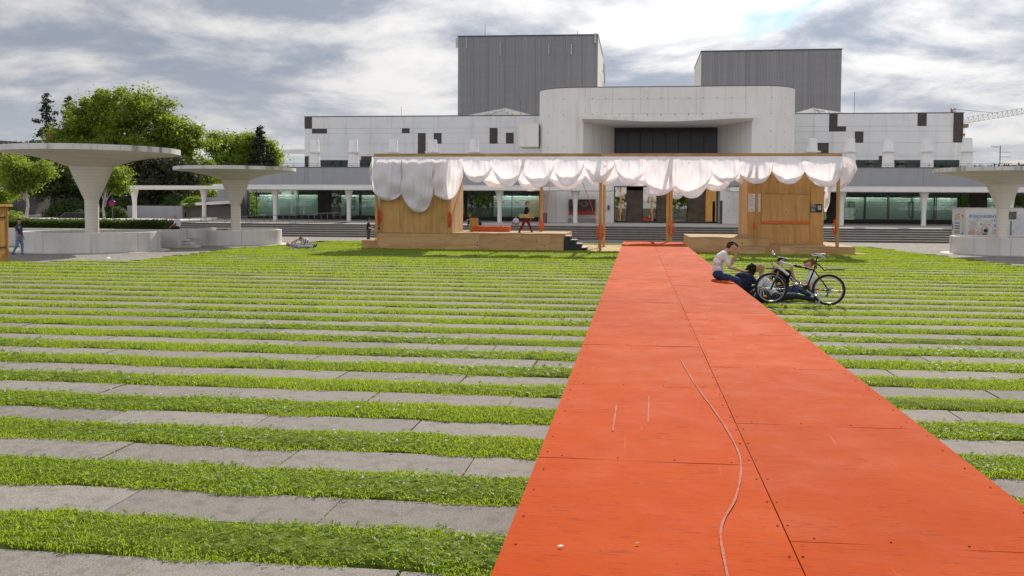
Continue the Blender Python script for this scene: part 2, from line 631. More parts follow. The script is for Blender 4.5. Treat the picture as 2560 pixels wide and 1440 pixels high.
def do_grass():
    global base
    for y0, y1, dens, hh, ww, seg in ((2.6, 10, 9000, .054, .0075, 2), (10, 17, 3900, .064, .011, 1), (17, 28, 1700, .074, .017, 1), (28, 57, 950, .078, .030, 1)):
        x, y, e = scatter(y0, y1, dens)
        h = hh * RNG.uniform(.55, 1.25, len(x)) * (1 + .28 * patch(x, y)) * (1 - .25 * e ** 4)
        blades(x, y, e, h, ww * RNG.uniform(.7, 1.3, len(x)), seg)
    # grass and moss creeping into some of the slab joints
    jx, jy = [], []
    for x0, y0 in spots[:170]:
        if RNG.uniform() < .62:
            n = int(RNG.uniform(8, 70))
            u = RNG.uniform(0, 1, n) ** RNG.choice([.5, 1.0, 2.0])
            jx.append(x0 + RNG.normal(-.006, .007, n)); jy.append(y0 + u * (PITCH - TURF_W))
    jx, jy = np.concatenate(jx), np.concatenate(jy)
    blades(jx, jy, np.zeros(len(jx)), RNG.uniform(.012, .04, len(jx)), RNG.uniform(.005, .01, len(jx)), 1)
    # clover: three round leaflets on top of the sward, in patches
    for y0, y1, dens, r in ((2.6, 10, 700, .0095), (10, 18, 260, .014)):
        x, y, e = scatter(y0, y1, dens)
        keep = patch(x * 1.3 + 5, y * 1.1) + RNG.uniform(-.5, .5, len(x)) > .15
        x, y = x[keep], y[keep]
        n = len(x)
        z = RNG.uniform(.03, .062, n)
        a0 = RNG.uniform(0, 6.28, n)
        tl = RNG.normal(0, .35, (n, 2))
        for q in range(3):
            a = a0 + q * 2.094
            c, s = np.cos(a), np.sin(a)
            rr = r * RNG.uniform(.75, 1.25, n)
            vs = []
            for fx, fy in ((.1, 0), (1.0, -.75), (1.75, 0), (1.0, .75)):
                px, py = (c * fx - s * fy) * rr, (s * fx + c * fy) * rr
                vs.append(np.stack([x + px, y + py, z + px * tl[:, 0] + py * tl[:, 1] + (.004 if fx == 1.0 else 0)], 1))
            gv.append(np.stack(vs, 1).reshape(-1, 3))
            gf.append(np.arange(4 * n) + base)
            gs.append(np.full(n, 4)); gm.append(np.ones(n))
            base += 4 * n
    # white clover heads
    x, y, e = scatter(3, 26, 5)
    keep = patch(x * .8, y * .8 + 3) > -.1
    x, y = x[keep], y[keep]
    n = len(x)
    z, r = RNG.uniform(.06, .10, n), RNG.uniform(.010, .017, n)
    o = np.array([(1, 0, 0), (0, 1, 0), (-1, 0, 0), (0, -1, 0), (0, 0, 1), (0, 0, -1)], float)
    v = np.stack([x, y, z], 1)[:, None, :] + o[None] * r[:, None, None]
    tri = np.array([(0, 1, 4), (1, 2, 4), (2, 3, 4), (3, 0, 4), (1, 0, 5), (2, 1, 5), (3, 2, 5), (0, 3, 5)])
    gv.append(v.reshape(-1, 3))
    gf.append((tri[None] + (np.arange(n) * 6)[:, None, None] + base).ravel())
    gs.append(np.full(8 * n, 3)); gm.append(np.full(8 * n, 2)); base += 6 * n
    # the low mound of turf that the blades stand on
    for k in ROWS:
        a = ROW0 + PITCH * k
        xl, xr = lawn_left(a) - RNG.uniform(0, .5), lawn_right(a) + RNG.uniform(0, .5)
        m = 40
        x = np.linspace(xl, xr, m)
        prof = ((0, -.05), (.03, .015), (.2, .03), (TURF_W - .2, .03), (TURF_W - .03, .015), (TURF_W, -.05))
        v = np.stack([np.stack([x, np.full(m, a + p) + RNG.uniform(-.006, .006, m), np.full(m, z) + RNG.uniform(-.004, .004, m)], 1) for p, z in prof], 0)
        gv.append(v.reshape(-1, 3))
        i, j = np.meshgrid(np.arange(len(prof) - 1), np.arange(m - 1), indexing='ij')
        f = np.stack([i * m + j, i * m + j + 1, (i + 1) * m + j + 1, (i + 1) * m + j], -1).reshape(-1, 4) + base
        gf.append(f.ravel()); gs.append(np.full(len(f), 4)); gm.append(np.full(len(f), 3)); base += m * len(prof)
    me = fast_mesh('grass', np.concatenate(gv), np.concatenate(gf), np.concatenate(gs), [M_BLADE, M_CLOVER, M_FLOWER, M_TURF], np.concatenate(gm))
    o = link('grass', me, None, kind='stuff')
    o['label'] = 'short green grass with white clover in long strips'
    o['category'] = 'grass'
do_grass()

# ------------------------------------------------------------------ terrace steps and terrace
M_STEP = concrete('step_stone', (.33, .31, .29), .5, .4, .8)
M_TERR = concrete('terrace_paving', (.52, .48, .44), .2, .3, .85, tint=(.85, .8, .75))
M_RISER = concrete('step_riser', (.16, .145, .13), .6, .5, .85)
steps = empty('steps', (0, 62.5, 0), kind='structure')
steps['label'] = 'six long grey stone steps up to the theatre terrace'
for i in range(6):
    b = MB()
    y = i * .42
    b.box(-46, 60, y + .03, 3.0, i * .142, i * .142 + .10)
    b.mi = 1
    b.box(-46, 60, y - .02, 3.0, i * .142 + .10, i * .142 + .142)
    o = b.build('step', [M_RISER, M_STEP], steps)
ter = MB()
ter.quad((-140, 64.9, .857), (140, 64.9, .857), (140, 71, .925), (-140, 71, .925))
ter.quad((-140, 71, .925), (140, 71, .925), (140, 150, 1.05), (-140, 150, 1.05))
ter.quad((-140, 64.9, -.05), (-46.01, 64.9, -.05), (-46.01, 64.9, .857), (-140, 64.9, .857))
tag(ter.build('terrace', M_TERR), kind='structure')
# ------------------------------------------------------------------ the theatre
M_CONC = concrete('white_concrete', (.76, .74, .70), .2, .12, .8)
M_CONC2 = concrete('portal_concrete', (.78, .75, .72), .30, .2, .8)
M_GREY = concrete('grey_parapet', (.33, .33, .345), .25, .2, .85)
M_STONE = concrete('facade_stone', (.71, .71, .72), .34, .2, .75)
M_WHITE = plain('white_paint', (.74, .735, .725), .6, var=.05, scale=2)
M_PANEL = plain('brown_cladding', (.052, .040, .036), .45, var=.15, scale=1.5)
M_BRONZE = plain('bronze_door', (.085, .060, .045), .38, metal=.35, var=.3, scale=2.2)
M_FRAME = plain('dark_frame', (.022, .022, .024), .45, var=.1)
M_BLACK = plain('black_void', (.010, .009, .012), .35, var=.2)
M_INT = plain('dark_interior', (.035, .035, .032), .8, var=.4, scale=.8)
M_STEEL = plain('grey_steel', (.16, .155, .15), .4, metal=.6, var=.1)
M_BLIND = plain('pale_blind', (.70, .74, .735), .7, var=.06, scale=1)
M_COPING = plain('roof_edge', (.10, .105, .12), .5, metal=.5, var=.1)

def mat_cladding():
    """ribbed metal sheets of the fly towers, with darker lower courses"""
    m = NT('ribbed_metal')
    p = m.coord()
    c = m.noise(m.mapping(p, (3.2, 3.2, .012)), 1.6, 3)
    c2 = m.noise(m.mapping(p, (.25, .25, 3)), .5, 4)
    k = m.mix(m.ramp(c, .3, .7), (.235, .228, .235), (.29, .28, .288))
    k = m.mix(m.math('MULTIPLY', m.ramp(c2, .4, .7), .25), k, (.32, .31, .315))
    return m.bsdf(k, .5, .2, .4)
M_RIB = mat_cladding()

def mat_glass(name, tint, through, refl=.16):
    m = NT(name)
    tr = m.n('ShaderNodeBsdfTransparent'); tr.inputs['Color'].default_value = (*through, 1)
    gl = m.n('ShaderNodeBsdfGlossy'); gl.inputs['Color'].default_value = (*tint, 1); gl.inputs['Roughness'].default_value = .015
    fr = m.n('ShaderNodeFresnel'); fr.inputs['IOR'].default_value = 1.35
    x = m.n('ShaderNodeMixShader')
    m.l(m.math('MAXIMUM', fr.outputs[0], refl), x.inputs[0])
    m.l(tr.outputs[0], x.inputs[1]); m.l(gl.outputs[0], x.inputs[2])
    m.l(x.outputs[0], m.out.inputs['Surface'])
    return m.m
M_GLASS = mat_glass('foyer_glass', (.88, .95, .93), (.80, .92, .885), .07)
M_GLASSW = mat_glass('window_glass', (.7, .8, .75), (.25, .27, .26), .06)
M_GLASSD = mat_glass('door_glass', (.9, .9, .85), (.35, .34, .30), .30)

theatre = empty('theatre', (2.1, 64.95, .9), label='white concrete theatre with two dark fly towers and a curved central block', cat='theatre')
TL = Vector((2.1, 64.95, .9))
def tp(mb, name, mats, parent=None, **k):
    """a part of the theatre, given in world metres"""
    par = parent or theatre
    o = mb.build(name, mats, par, **k)
    o.matrix_parent_inverse = Matrix.Translation(-TL)
    return o
I = Matrix.Identity(4)
def sub(mb, name, mats, parent, **k):
    return mb.build(name, mats, parent, **k)

# --- rounded central block: plan outline with a portal cut into its front
BX0, BX1, BY, BTOP = -7.8, 12.05, 74.0, 11.25
R_ = 3.1
def arc(cx, cy, r, a0, a1, n=10):
    return [(cx + r * math.cos(rad(a0 + (a1 - a0) * i / n)), cy + r * math.sin(rad(a0 + (a1 - a0) * i / n))) for i in range(n + 1)]
PX0, PX1, PZ0, PZ1 = -4.14, 8.50, 5.7, 8.65
DX0, DX1, DZ = -1.75, 6.25, 3.75         # door recess at terrace level
left_curve = arc(BX0 + R_, BY + R_, R_, 180, 270)
right_curve = arc(BX1 - R_, BY + R_, R_, 270, 360)
outline = left_curve + right_curve + [(BX1, 92), (BX0, 92)]
b = MB()
b.prism(outline, PZ1, BTOP)                                      # above the portal
b.prism(left_curve + [(PX0, BY), (-1.85, 80), (-1.85, 92), (BX0, 92)], DZ, PZ1)
b.prism([(PX1, BY)] + right_curve + [(BX1, 92), (6.4, 92), (6.4, 80)], DZ, PZ1)
b.prism([(PX0, BY), (PX1, BY), (6.4, 80), (-1.85, 80)], DZ, PZ0)
b.prism(left_curve + [(DX0, BY), (DX0, 92), (BX0, 92)], .6, DZ)
b.prism([(DX1, BY)] + right_curve + [(BX1, 92), (DX1, 92)], .6, DZ)
tp(b, 'central_block', M_CONC2)
b = MB()
b.prism([(x * 1.0, y) for x, y in [(q[0] + (2.1 - q[0]) * .002 + 0, q[1] - .03) for q in left_curve + right_curve]] + [(BX1, 92), (BX0, 92)], BTOP + .002, BTOP + .05)
tp(b, 'block_coping', M_COPING)
# shuttering joints, groove shadow put into the colour of thin strips, and tie holes
b = MB()
for x in (-4.0, -1.9, .2, 2.3, 4.4, 6.5, 8.0):
    b.box(x - .008, x + .008, BY - .004, BY + .02, PZ1 + .55, BTOP)
for z in (9.25, 10.35):
    b.box(-3.6, 7.9, BY - .003, BY + .02, z - .006, z + .006)
tp(b, 'shuttering_joints', plain('joint', (.36, .335, .30), .9), kind='stuff')
b = MB()
def hole(x, y, z, ang=270):
    """shallow round tie hole, recess shown by a dark plug set in the wall"""
    c, s = math.cos(rad(ang)), math.sin(rad(ang))
    vs = [(x - s * .034 * math.cos(t), y + c * .034 * math.cos(t), z + .034 * math.sin(t)) for t in [i * math.pi / 4 for i in range(8)]]
    vs = [(vx + c * .004, vy + s * .004, vz) for vx, vy, vz in vs]
    b.add(vs, [tuple(range(8))])
for z in (8.05, 9.2, 9.25 + 1.15):
    for i in range(12):
        x = -3.45 + i * 1.04
        if z > PZ1 + .2:
            hole(x, BY, z)
for z in (4.5, 5.6, 6.75, 7.9, 9.2, 10.4):
    for a in (195, 225, 252):
        hole(BX0 + R_ + R_ * math.cos(rad(a)), BY + R_ + R_ * math.sin(rad(a)), z, a)
    for a in (288, 312, 342):
        hole(BX1 - R_ + R_ * math.cos(rad(a)), BY + R_ + R_ * math.sin(rad(a)), z, a)
for z in (1.9, 2.9):
    for x in (-3.3, -2.35, 6.9, 7.8):
        hole(x, BY, z)
for i in range(12):
    hole(-3.45 + i * 1.04, BY, PZ1 + .38 + (.1 if 3 < i < 9 else 0))
tp(b, 'tie_holes', M_FRAME, kind='stuff')
# wavy concrete lip over the portal
n = 40
tops, vs, fs = [], [], []
for i in range(n + 1):
    t = i / n
    x = PX0 - .05 + t * (PX1 - PX0 + .1)
    out = .55 + .50 * math.cos(t * 2 * math.pi * 1.0 + .35) - .25 * t
    zt = 8.98 + .07 * math.cos(t * 2 * math.pi)
    vs += [(x, BY - out, zt - .27), (x, BY - out, zt), (x, BY + .1, zt + .03), (x, BY + .1, PZ1 - .001)]
for i in range(n):
    a, c = i * 4, i * 4 + 4
    fs += [(a, c, c + 1, a + 1), (a + 1, c + 1, c + 2, a + 2), (a, a + 3, c + 3, c)]
fs += [(0, 1, 2, 3), (n * 4 + 3, n * 4 + 2, n * 4 + 1, n * 4)]
b = MB().add(vs, fs)
tp(b, 'portal_canopy', M_CONC2)
# big dark window of the portal
b = MB().box(-1.85, 6.4, 79.9, 80.2, PZ0 - .4, 9.2)
win = tp(b, 'portal_window', M_BLACK)
for i in range(8):
    x0 = -1.8 + i * 1.024
    p = sub(MB().box(x0 + .03, x0 + .994, 79.86, 79.9, PZ0 + .6, 8.5), 'pane', plain('dark_pane', (.014, .013, .018), .25) if i == 0 else bpy.data.materials['dark_pane'], win)
b = MB()
for i in range(9):
    x0 = -1.8 + i * 1.024
    b.box(x0 - .028, x0 + .028, 79.82, 79.9, PZ0, 9.0)
for z in (6.2, 8.55):
    b.box(-1.85, 6.4, 79.83, 79.9, z, z + .05)
sub(b, 'window_frame', plain('reddish_frame', (.03, .012, .014), .5), win)
# small concrete box on the block's left flank
b = MB().box(-9.3, -7.75, 75.6, 78.6, 6.85, 8.68)
tp(b, 'side_balcony', M_CONC2)

# --- doors of the main entrance
b = MB()
b.box(DX0, DX1, 78.2, 78.4, .9, DZ)
tp(b, 'entrance_hall', M_INT)
b = MB().box(DX0, DX1, BY, 78.2, DZ - .003, DZ + .2)
b = MB().box(DX0, DX1, BY + .3, 78.2, .93, .945)
tp(b, 'entrance_floor', plain('entrance_floor', (.09, .085, .085), .6))
tw = empty('entrance_wall', (0, 0, 0)); tw.parent = theatre; tw.matrix_parent_inverse = Matrix.Translation(-TL)
for x0, x1 in ((-1.72, -.80), (.48, 1.52), (2.66, 3.88), (5.30, 6.22)):
    sub(MB().box(x0, x1, 76.0, 76.02, 1.05, 3.72), 'glass_pane', M_GLASSD, tw)
for x0, x1 in ((-.78, .46), (1.54, 2.64), (3.90, 5.28)):
    d = bevel(sub(MB().box(x0 + .01, x1 - .01, 75.72, 76.0, .96, 3.45), 'door', M_BRONZE, tw), .012)
    h = MB().ball((x0 + .18, 75.68, 1.98), (.07, .05, .035))
    sub(h, 'handle', M_FRAME, tw)
b = MB().box(DX0, DX1, 75.98, 76.06, 3.72, DZ - .002)
for x in (-1.74, -.79, .47, 1.53, 2.65, 3.89, 5.29, 6.23):
    b.box(x - .02, x + .02, 75.96, 76.06, .95, 3.72)
b.box(DX0, DX1, 75.97, 76.07, .95, 1.05)
sub(b, 'frame', M_FRAME, tw)
# display case with a production picture, on a rough concrete plinth
case = empty('display_case', (-4.15, 73.7, .9), label='glazed display case with a dark red stage picture on the pale entrance wall', cat='display case')
def mat_picture():
    m = NT('stage_picture')
    o = m.coord('obj')
    f = m.noise(o, 4.5, 6, .65, 1.0)
    s = m.n('ShaderNodeSeparateXYZ'); m.l(o, s.inputs[0])
    k = m.mix(m.ramp(f, .45, .62), (.02, .014, .016), (.10, .03, .025))
    k = m.mix(m.ramp(m.noise(o, 9, 5, .7), .62, .72), k, (.42, .34, .28))
    k = m.mix(m.ramp(s.outputs[2], .93, .90), k, (.30, .02, .018))
    return m.bsdf(k, .25)
b = MB().box(-1.07, 1.08, -.10, .05, .56, 1.85); b.build('case_body', plain('case_white', (.45, .43, .41), .5), case)
b = MB().box(-1.0, 1.01, -.13, -.105, .62, 1.79); pic = b.build('picture', mat_picture(), case)
b = MB()
for k in range(7):
    a = math.pi * k / 6
    b.tube([(.14 + .30 * math.cos(a) * .6, -.14, 1.66), (.14 + .30 * math.cos(a), -.14, 1.48), (.14 + .22 * math.cos(a), -.14, 1.32), (.14, -.14, 1.26)], .008, 4)
b.build('chandelier_print', plain('print_silver', (.30, .30, .32), .5), case)
b = MB().box(-1.08, 1.05, -.08, .25, .02, .36); bevel(b.build('plinth', concrete('rough_plinth', (.30, .29, .28), .5, .6), case), .02)
# stele, wall lamp
b = MB().box(-.10, .10, -.06, .06, 0, 1.72)
st = bevel(b.build('stele', plain('stele_bronze', (.075, .055, .045), .5, metal=.3, var=.3)), .01)
st.location = (6.2, 72.6, .93)
tag(st, 'slim brown metal stele standing right of the bronze entrance doors', 'stele')
b = MB().lathe([(.03, 0), (.035, .1), (.09, .16), (.09, .34), (.05, .42)], 10)
lamp = b.build('wall_lamp', M_STEEL, smooth=True); lamp.location = (-2.12, 73.88, 1.85)
tag(lamp, 'small round lamp fixed to the concrete wall left of the doors', 'lamp')

# --- foyer wings: glass front on a dark plinth, blinds and dark panels inside
M_LAMP = NT('lamp_glow')
_e = M_LAMP.n('ShaderNodeEmission'); _e.inputs['Color'].default_value = (1, .86, .62, 1); _e.inputs['Strength'].default_value = 1.5
M_LAMP.l(_e.outputs[0], M_LAMP.out.inputs['Surface']); M_LAMP = M_LAMP.m
def lamp_over(a, c, w):
    """a slim ceiling fitting, and an area light added to brighten the whole blind"""
    sub(MB().box((a + c) / 2 - .12, (a + c) / 2 + .12, 80.20, 80.30, 3.44, 3.47), 'ceiling_lamp', M_LAMP, w)
    l = bpy.data.lights.new('added_blind_light', 'AREA')  # added light, stretched to the blind's width to brighten it
    l.shape, l.size, l.size_y, l.energy, l.color = 'RECTANGLE', c - a - .2, .06, random.uniform(3.0, 5.6) * (c - a), (1, .93, .85)
    o = bpy.data.objects.new('added_blind_light', l)
    COL.objects.link(o)
    o.location = ((a + c) / 2, 80.20, 3.42)
    o.rotation_euler = (rad(14), 0, 0)
    o.parent = w
wing = {}
def foyer(name, x0, x1, seams, darks, blinds):
    w = empty(name); w.parent = theatre; w.matrix_parent_inverse = Matrix.Translation(-TL)
    sub(MB().box(x0, x1, 80, 80.18, .9, 1.22), 'plinth', M_FRAME, w)
    sub(MB().box(x0, x1, 84.0, 84.2, .9, 3.6), 'back_wall', M_INT, w)
    sub(MB().box(x0, x1, 80.2, 84, 3.48, 3.58), 'ceiling', M_INT, w)
    sub(MB().box(x0, x1, 80.2, 84, .95, 1.0), 'floor', M_INT, w)
    edges = [x0] + seams + [x1]
    for a, c in zip(edges[:-1], edges[1:]):
        mid = (a + c) / 2
        if any(p <= mid <= q for p, q in darks):
            sub(MB().box(a + .02, c - .02, 80.0, 80.06, 1.22, 3.48), 'dark_panel', M_PANEL, w)
        else:
            sub(MB().box(a + .015, c - .015, 80.05, 80.07, 1.22, 3.48), 'glass_pane', M_GLASS, w)
    b = MB()
    for s in edges:
        b.box(s - .02, s + .02, 80.02, 80.12, 1.22, 3.48)
    b.box(x0, x1, 80.02, 80.12, 3.44, 3.5)
    sub(b, 'mullions', M_FRAME, w)
    for a, c in blinds:
        sub(MB().box(a, c, 80.45, 80.5, 1.28, 3.02), 'blind', M_BLIND, w)
        b = MB()
        k = int((c - a) / .22)
        for i in range(1, k):
            x = a + (c - a) * i / k
            b.box(x - .006, x + .006, 80.43, 80.449, 1.28, 3.02)
        for i in range(1, 9):
            b.box(a, c, 80.43, 80.449, 1.28 + i * .2 - .004, 1.28 + i * .2 + .004)
        lamp_over(a, c, w)
        sub(b, 'blind_ribs', plain('blind_rib', (.55, .64, .63), .7) if 'blind_rib' not in bpy.data.materials else bpy.data.materials['blind_rib'], w)
    # posters hung in the glass
    return w
wl = foyer('foyer', -33.6, -7.85, [-32.8, -29.15, -27.25, -26.1, -25.4, -23.6, -21.2, -18.9, -17.2, -15.5, -13.8, -12.1, -10.4],
           [(-27.25, -26.1)], [(-32.7, -29.2), (-29.1, -27.4), (-25.3, -23.7), (-23.5, -19.0), (-12.0, -8.1)])
wr = foyer('foyer', 12.1, 33.0, [13.4, 15.2, 16.45, 18.2, 20.0, 21.8, 23.6, 25.4, 26.15, 27.4, 29.2, 31.1],
           [(15.2, 16.45), (26.15, 27.4)], [(16.5, 18.15), (18.25, 19.95), (20.05, 21.75), (21.85, 23.5), (23.65, 25.3), (27.5, 29.1)])
for w, spots in ((wl, ((-24.7, 1.75, .62, 1.1), (-21.0, 1.55, .55, 1.3))), (wr, ((17.0, 1.45, .42, 1.25), (21.6, 1.45, .42, 1.25)))):
    for x, z, wd, h in spots:
        f = sub(MB().box(x, x + wd, 80.38, 80.42, z, z + h), 'poster_frame', M_FRAME, w)
        sub(MB().box(x + .05, x + wd - .05, 80.365, 80.38, z + .05, z + h - .05), 'poster', plain('grey_poster', (.33, .39, .38), .6, var=.4, scale=4) if 'grey_poster' not in bpy.data.materials else bpy.data.materials['grey_poster'], w)
# portholes seen behind the glass, round ducts on a white inner wall
b = MB().box(-31.5, -29.5, 81.2, 81.4, .95, 3.45)
iw = sub(b, 'inner_wall', M_CONC, wl)
for x in (-31.1, -29.95):
    for z in (1.9, 2.55, 3.2):
        sub(MB().ball((x, 81.18, z), (.16, .02, .16), 12, 6), 'porthole', M_STEEL, wl)
# walls between the foyers and the block
tp(MB().box(-36.5, -33.65, 80.3, 80.6, .9, 3.6), 'end_wall', M_GREY)

# --- canopy slab with its columns (tapered, wider at the top)
for x0, x1 in ((-39.5, -1.8), (6.6, 36.0)):
    bevel(tp(MB().box(x0, x1, 70.0, 72.6, 3.30, 3.58), 'canopy_slab', M_CONC), .02)
for x0, x1 in ((-33.5, -7.85), (12.1, 36.0)):
    tp(MB().box(x0, x1, 73.0, 84, 3.50, 3.75), 'foyer_roof', M_CONC)
col_me = MB().lathe([(.175, 0), (.160, .6), (.158, 1.15), (.18, 1.5), (.24, 1.98), (.335, 2.372)], 20).mesh('column', M_CONC, True)
col_me.set_sharp_from_angle(angle=rad(50))
for i, x in enumerate((-39.1, -33.35, -27.6, -21.75, -15.95, -10.15, -4.5, 8.7, 14.5, 20.1, 25.9, 31.7)):
    c = link('column', col_me, theatre)
    c.location = Vector((x, 71.0, .925)) - TL
    if i > 0 and False:
        pass

# --- grey parapet bands of the roof terrace, with railing
for x0, x1, seams in ((-33.0, -7.75, (-26.1, -15.2)), (6.3, 36, (12.3, 20.7, 28.2))):
    xs = [x0] + list(seams) + [x1]
    for a, c in zip(xs[:-1], xs[1:]):
        if a < 0 or True:
            tp(MB().box(a + .006, c - .006, 73.45, 73.75, 3.77, 5.12), 'parapet_panel', M_GREY)
    b = MB()
    b.box(x0, x1, 73.40, 73.80, 5.122, 5.17)
    tp(b, 'parapet_coping', M_COPING)
    b = MB()
    for z in (5.42, 5.28):
        b.tube([(x0 + .2, 73.62, z), (x1 - .2, 73.62, z)], .012, 5)
    k = int((x1 - x0) / 1.85)
    for i in range(k + 1):
        x = x0 + .2 + (x1 - x0 - .4) * i / k
        b.tube([(x, 73.62, 5.15), (x, 73.62, 5.42)], .014, 5)
    tp(b, 'terrace_railing', M_FRAME)
for x0, x1 in ((-33.0, -7.75), (12.0, 36)):
    tp(MB().box(x0, x1, 73.76, 84, 4.55, 4.65), 'roof_terrace', M_TERR)

# --- white concrete cones with a ring, along the roof terrace
cone = MB()
cone.lathe([(.46, 0), (.335, 2.4), (.31, 2.44)], 24)
cone_me = cone.mesh('cone', M_WHITE, True); cone_me.set_sharp_from_angle(angle=rad(40))
ring_me = MB().lathe([(.42, 0), (.63, .0), (.63, .09), (.42, .09)], 24, caps=False).mesh('ring', M_WHITE, True)
ring_me.set_sharp_from_angle(angle=rad(40))
for x in (-25.8, -22.6, -19.3, -16.1, -12.77, 13.1, 15.85, 18.6, 21.4, 24.2):
    s = link('roof_cone', cone_me, theatre)
    s.location = Vector((x, 75, 4.95)) - TL
    r = link('ring', ring_me, s)
    r.location = (0, 0, 1.40)

# --- upper storey: banded stone walls, brown panels, strip windows
def wing_wall(x0, x1, panels, wins):
    y0, ztop, zbot = 84.0, 10.08, 4.6
    cuts = [zbot, 5.45, 6.2, 6.55, 7.65, 8.6, 9.03, ztop]
    back = tp(MB().box(x0 + .05, x1 - .05, 84.02, 96, zbot, ztop - .1), 'upper_storey', M_GREY)
    step = 1.03
    for z0, z1 in zip(cuts[:-1], cuts[1:]):
        holes = sorted([(p[0], p[1]) for p in panels + wins if p[2] < z1 - .05 and p[3] > z0 + .05])
        x = x0
        runs = []
        for a, c in holes:
            if a > x + .02:
                runs.append((x, a))
            x = max(x, c)
        if x < x1 - .02:
            runs.append((x, x1))
        for a, c in runs:
            n = max(1, round((c - a) / 7.5))
            for i in range(n):
                u, w = a + (c - a) * i / n, a + (c - a) * (i + 1) / n
                tp(MB().box(u + .008, w - .008, y0 - .03, y0 + .15, z0 + .008, z1 - .008), 'stone_panel', M_STONE)
    for a, c, z0, z1 in panels:
        tp(MB().box(a + .01, c - .01, y0 - .045, y0 + .1, z0 + .01, z1 - .01), 'brown_panel', M_PANEL)
    for a, c, z0, z1 in wins:
        g = tp(MB().box(a, c, y0 + .012, y0 + .02, z0, z1), 'window', M_BLACK)
        n = 2 if c - a < 3 else max(2, round((c - a) / 1.1))
        for i in range(n):
            u = a + (c - a) * i / n
            sub(MB().box(u + .03, u + (c - a) / n - .03, y0 - .005, y0 + .008, z0 + .02, z1 - .04), 'pane', M_GLASSW, g)
    tp(MB().box(x0 - .03, x1 + .03, y0 - .06, y0 + .4, ztop + .003, ztop + .07), 'wall_coping', M_COPING)
wing_wall(-29.85, -7.0,
          [(-29.85, -29.15, 9.03, 10.08), (-29.15, -27.75, 8.60, 9.03), (-20.84, -20.14, 8.60, 9.03), (-19.38, -18.68, 6.2, 8.60), (-17.93, -17.24, 7.65, 8.60),
           (-12.93, -12.22, 7.65, 9.03), (-11.47, -10.79, 7.65, 8.60), (-29.85, -29.47, 5.45, 6.55), (-24.58, -23.4, 6.2, 6.55)],
          [(-28.5, -25.8, 4.6, 6.2), (-24.7, -22.0, 4.6, 6.2), (-21.0, -18.9, 4.6, 6.2), (-15.4, -12.4, 4.6, 6.2)])
wing_wall(11.0, 26.75,
          [(15.99, 16.67, 9.03, 10.08), (15.99, 17.37, 8.60, 9.03), (18.1, 18.79, 7.65, 8.60), (23.11, 23.83, 9.03, 10.08), (25.96, 26.75, 7.65, 10.08),
           (15.02, 15.99, 6.2, 7.65), (20.08, 20.34, 6.2, 6.55)],
          [(14.9, 17.4, 4.6, 6.2), (18.15, 20.36, 4.6, 6.2), (21.3, 23.4, 4.6, 6.2), (24.37, 26.5, 4.6, 6.2)])

# --- fly towers clad in ribbed metal
def tower(x0, x1, y0, y1, ztop0, ztop1, side_left):
    t = tp(MB().prism_y([(x0, 8.5), (x1, 8.5), (x1, ztop1), (x0, ztop0)], y0, y1), 'fly_tower', M_CONC)
    b = MB()
    p = .17
    n = int((x1 - x0) / p)
    for i in range(n):
        a = x0 + (x1 - x0) * i / n
        c = a + (x1 - x0) / n
        zt = ztop0 + (ztop1 - ztop0) * (i / n)
        q = (c - a)
        vs = [(a, y0 - .02, 8.5), (a + q * .55, y0 - .02, 8.5), (a + q * .65, y0 - .05, 8.5), (a + q * .9, y0 - .05, 8.5), (c, y0 - .02, 8.5)]
        vs += [(v[0], v[1], zt) for v in vs]
        b.add(vs, [(i2, i2 + 1, i2 + 6, i2 + 5) for i2 in range(4)])
    sub(b, 'ribbed_cladding', M_RIB, t)
    b = MB()
    m = 9
    for i in range(1, m):
        x = x0 + (x1 - x0) * i / m
        b.box(x - .03, x + .03, y0 - .115, y0 - .02, 8.5, ztop0 - .1)
    sub(b, 'joint_strips', plain('joint_strip', (.31, .30, .305), .5) if 'joint_strip' not in bpy.data.materials else bpy.data.materials['joint_strip'], t)
    b = MB().prism_y([(x0 - .05, ztop0 + .002), (x1 + .05, ztop1 + .002), (x1 + .05, ztop1 + .12), (x0 - .05, ztop0 + .12)], y0 - .14, y1 + .1)
    sub(b, 'roof_edge', M_COPING, t)
    return t
tl = tower(-21.05, -4.65, 112, 128, 22.0, 21.93, False)
tr = tower(7.1, 22.55, 112, 125.5, 19.85, 19.88, True)
# antennas bolted to the left tower
M_ANT = plain('antenna_grey', (.46, .47, .48), .5, metal=.3)
for x, z0, z1, r in ((-21.15, 20.7, 21.8, .11), (-19.95, 20.6, 21.9, .05), (-16.0, 19.7, 21.3, .06), (-10.3, 19.7, 20.9, .06), (-7.7, 19.7, 20.9, .09), (-4.95, 21.0, 22.1, .13)):
    sub(MB().tube([(x, 111.7, z0), (x, 111.7, z1)], r, 8).bar((x, 111.7, z0 + .2), (x, 111.95, z0 + .2), .05).bar((x, 111.7, z1 - .2), (x, 111.95, z1 - .2), .05), 'antenna', M_ANT, tl)
for y, z0, z1 in ((124, 19.2, 20.4), (127, 18.2, 19.6)):
    sub(MB().tube([(-4.35, y, z0), (-4.35, y, z1)], .10, 8).bar((-4.66, y, z0 + .3), (-4.35, y, z0 + .3), .05), 'antenna', M_ANT, tl)
for x, z in ((-7.1, 22.7), (-18.0, 23.6)):
    sub(MB().tube([(x, 113, 21.9), (x, 113, z)], .03, 6), 'lightning_rod', M_STEEL, tl)
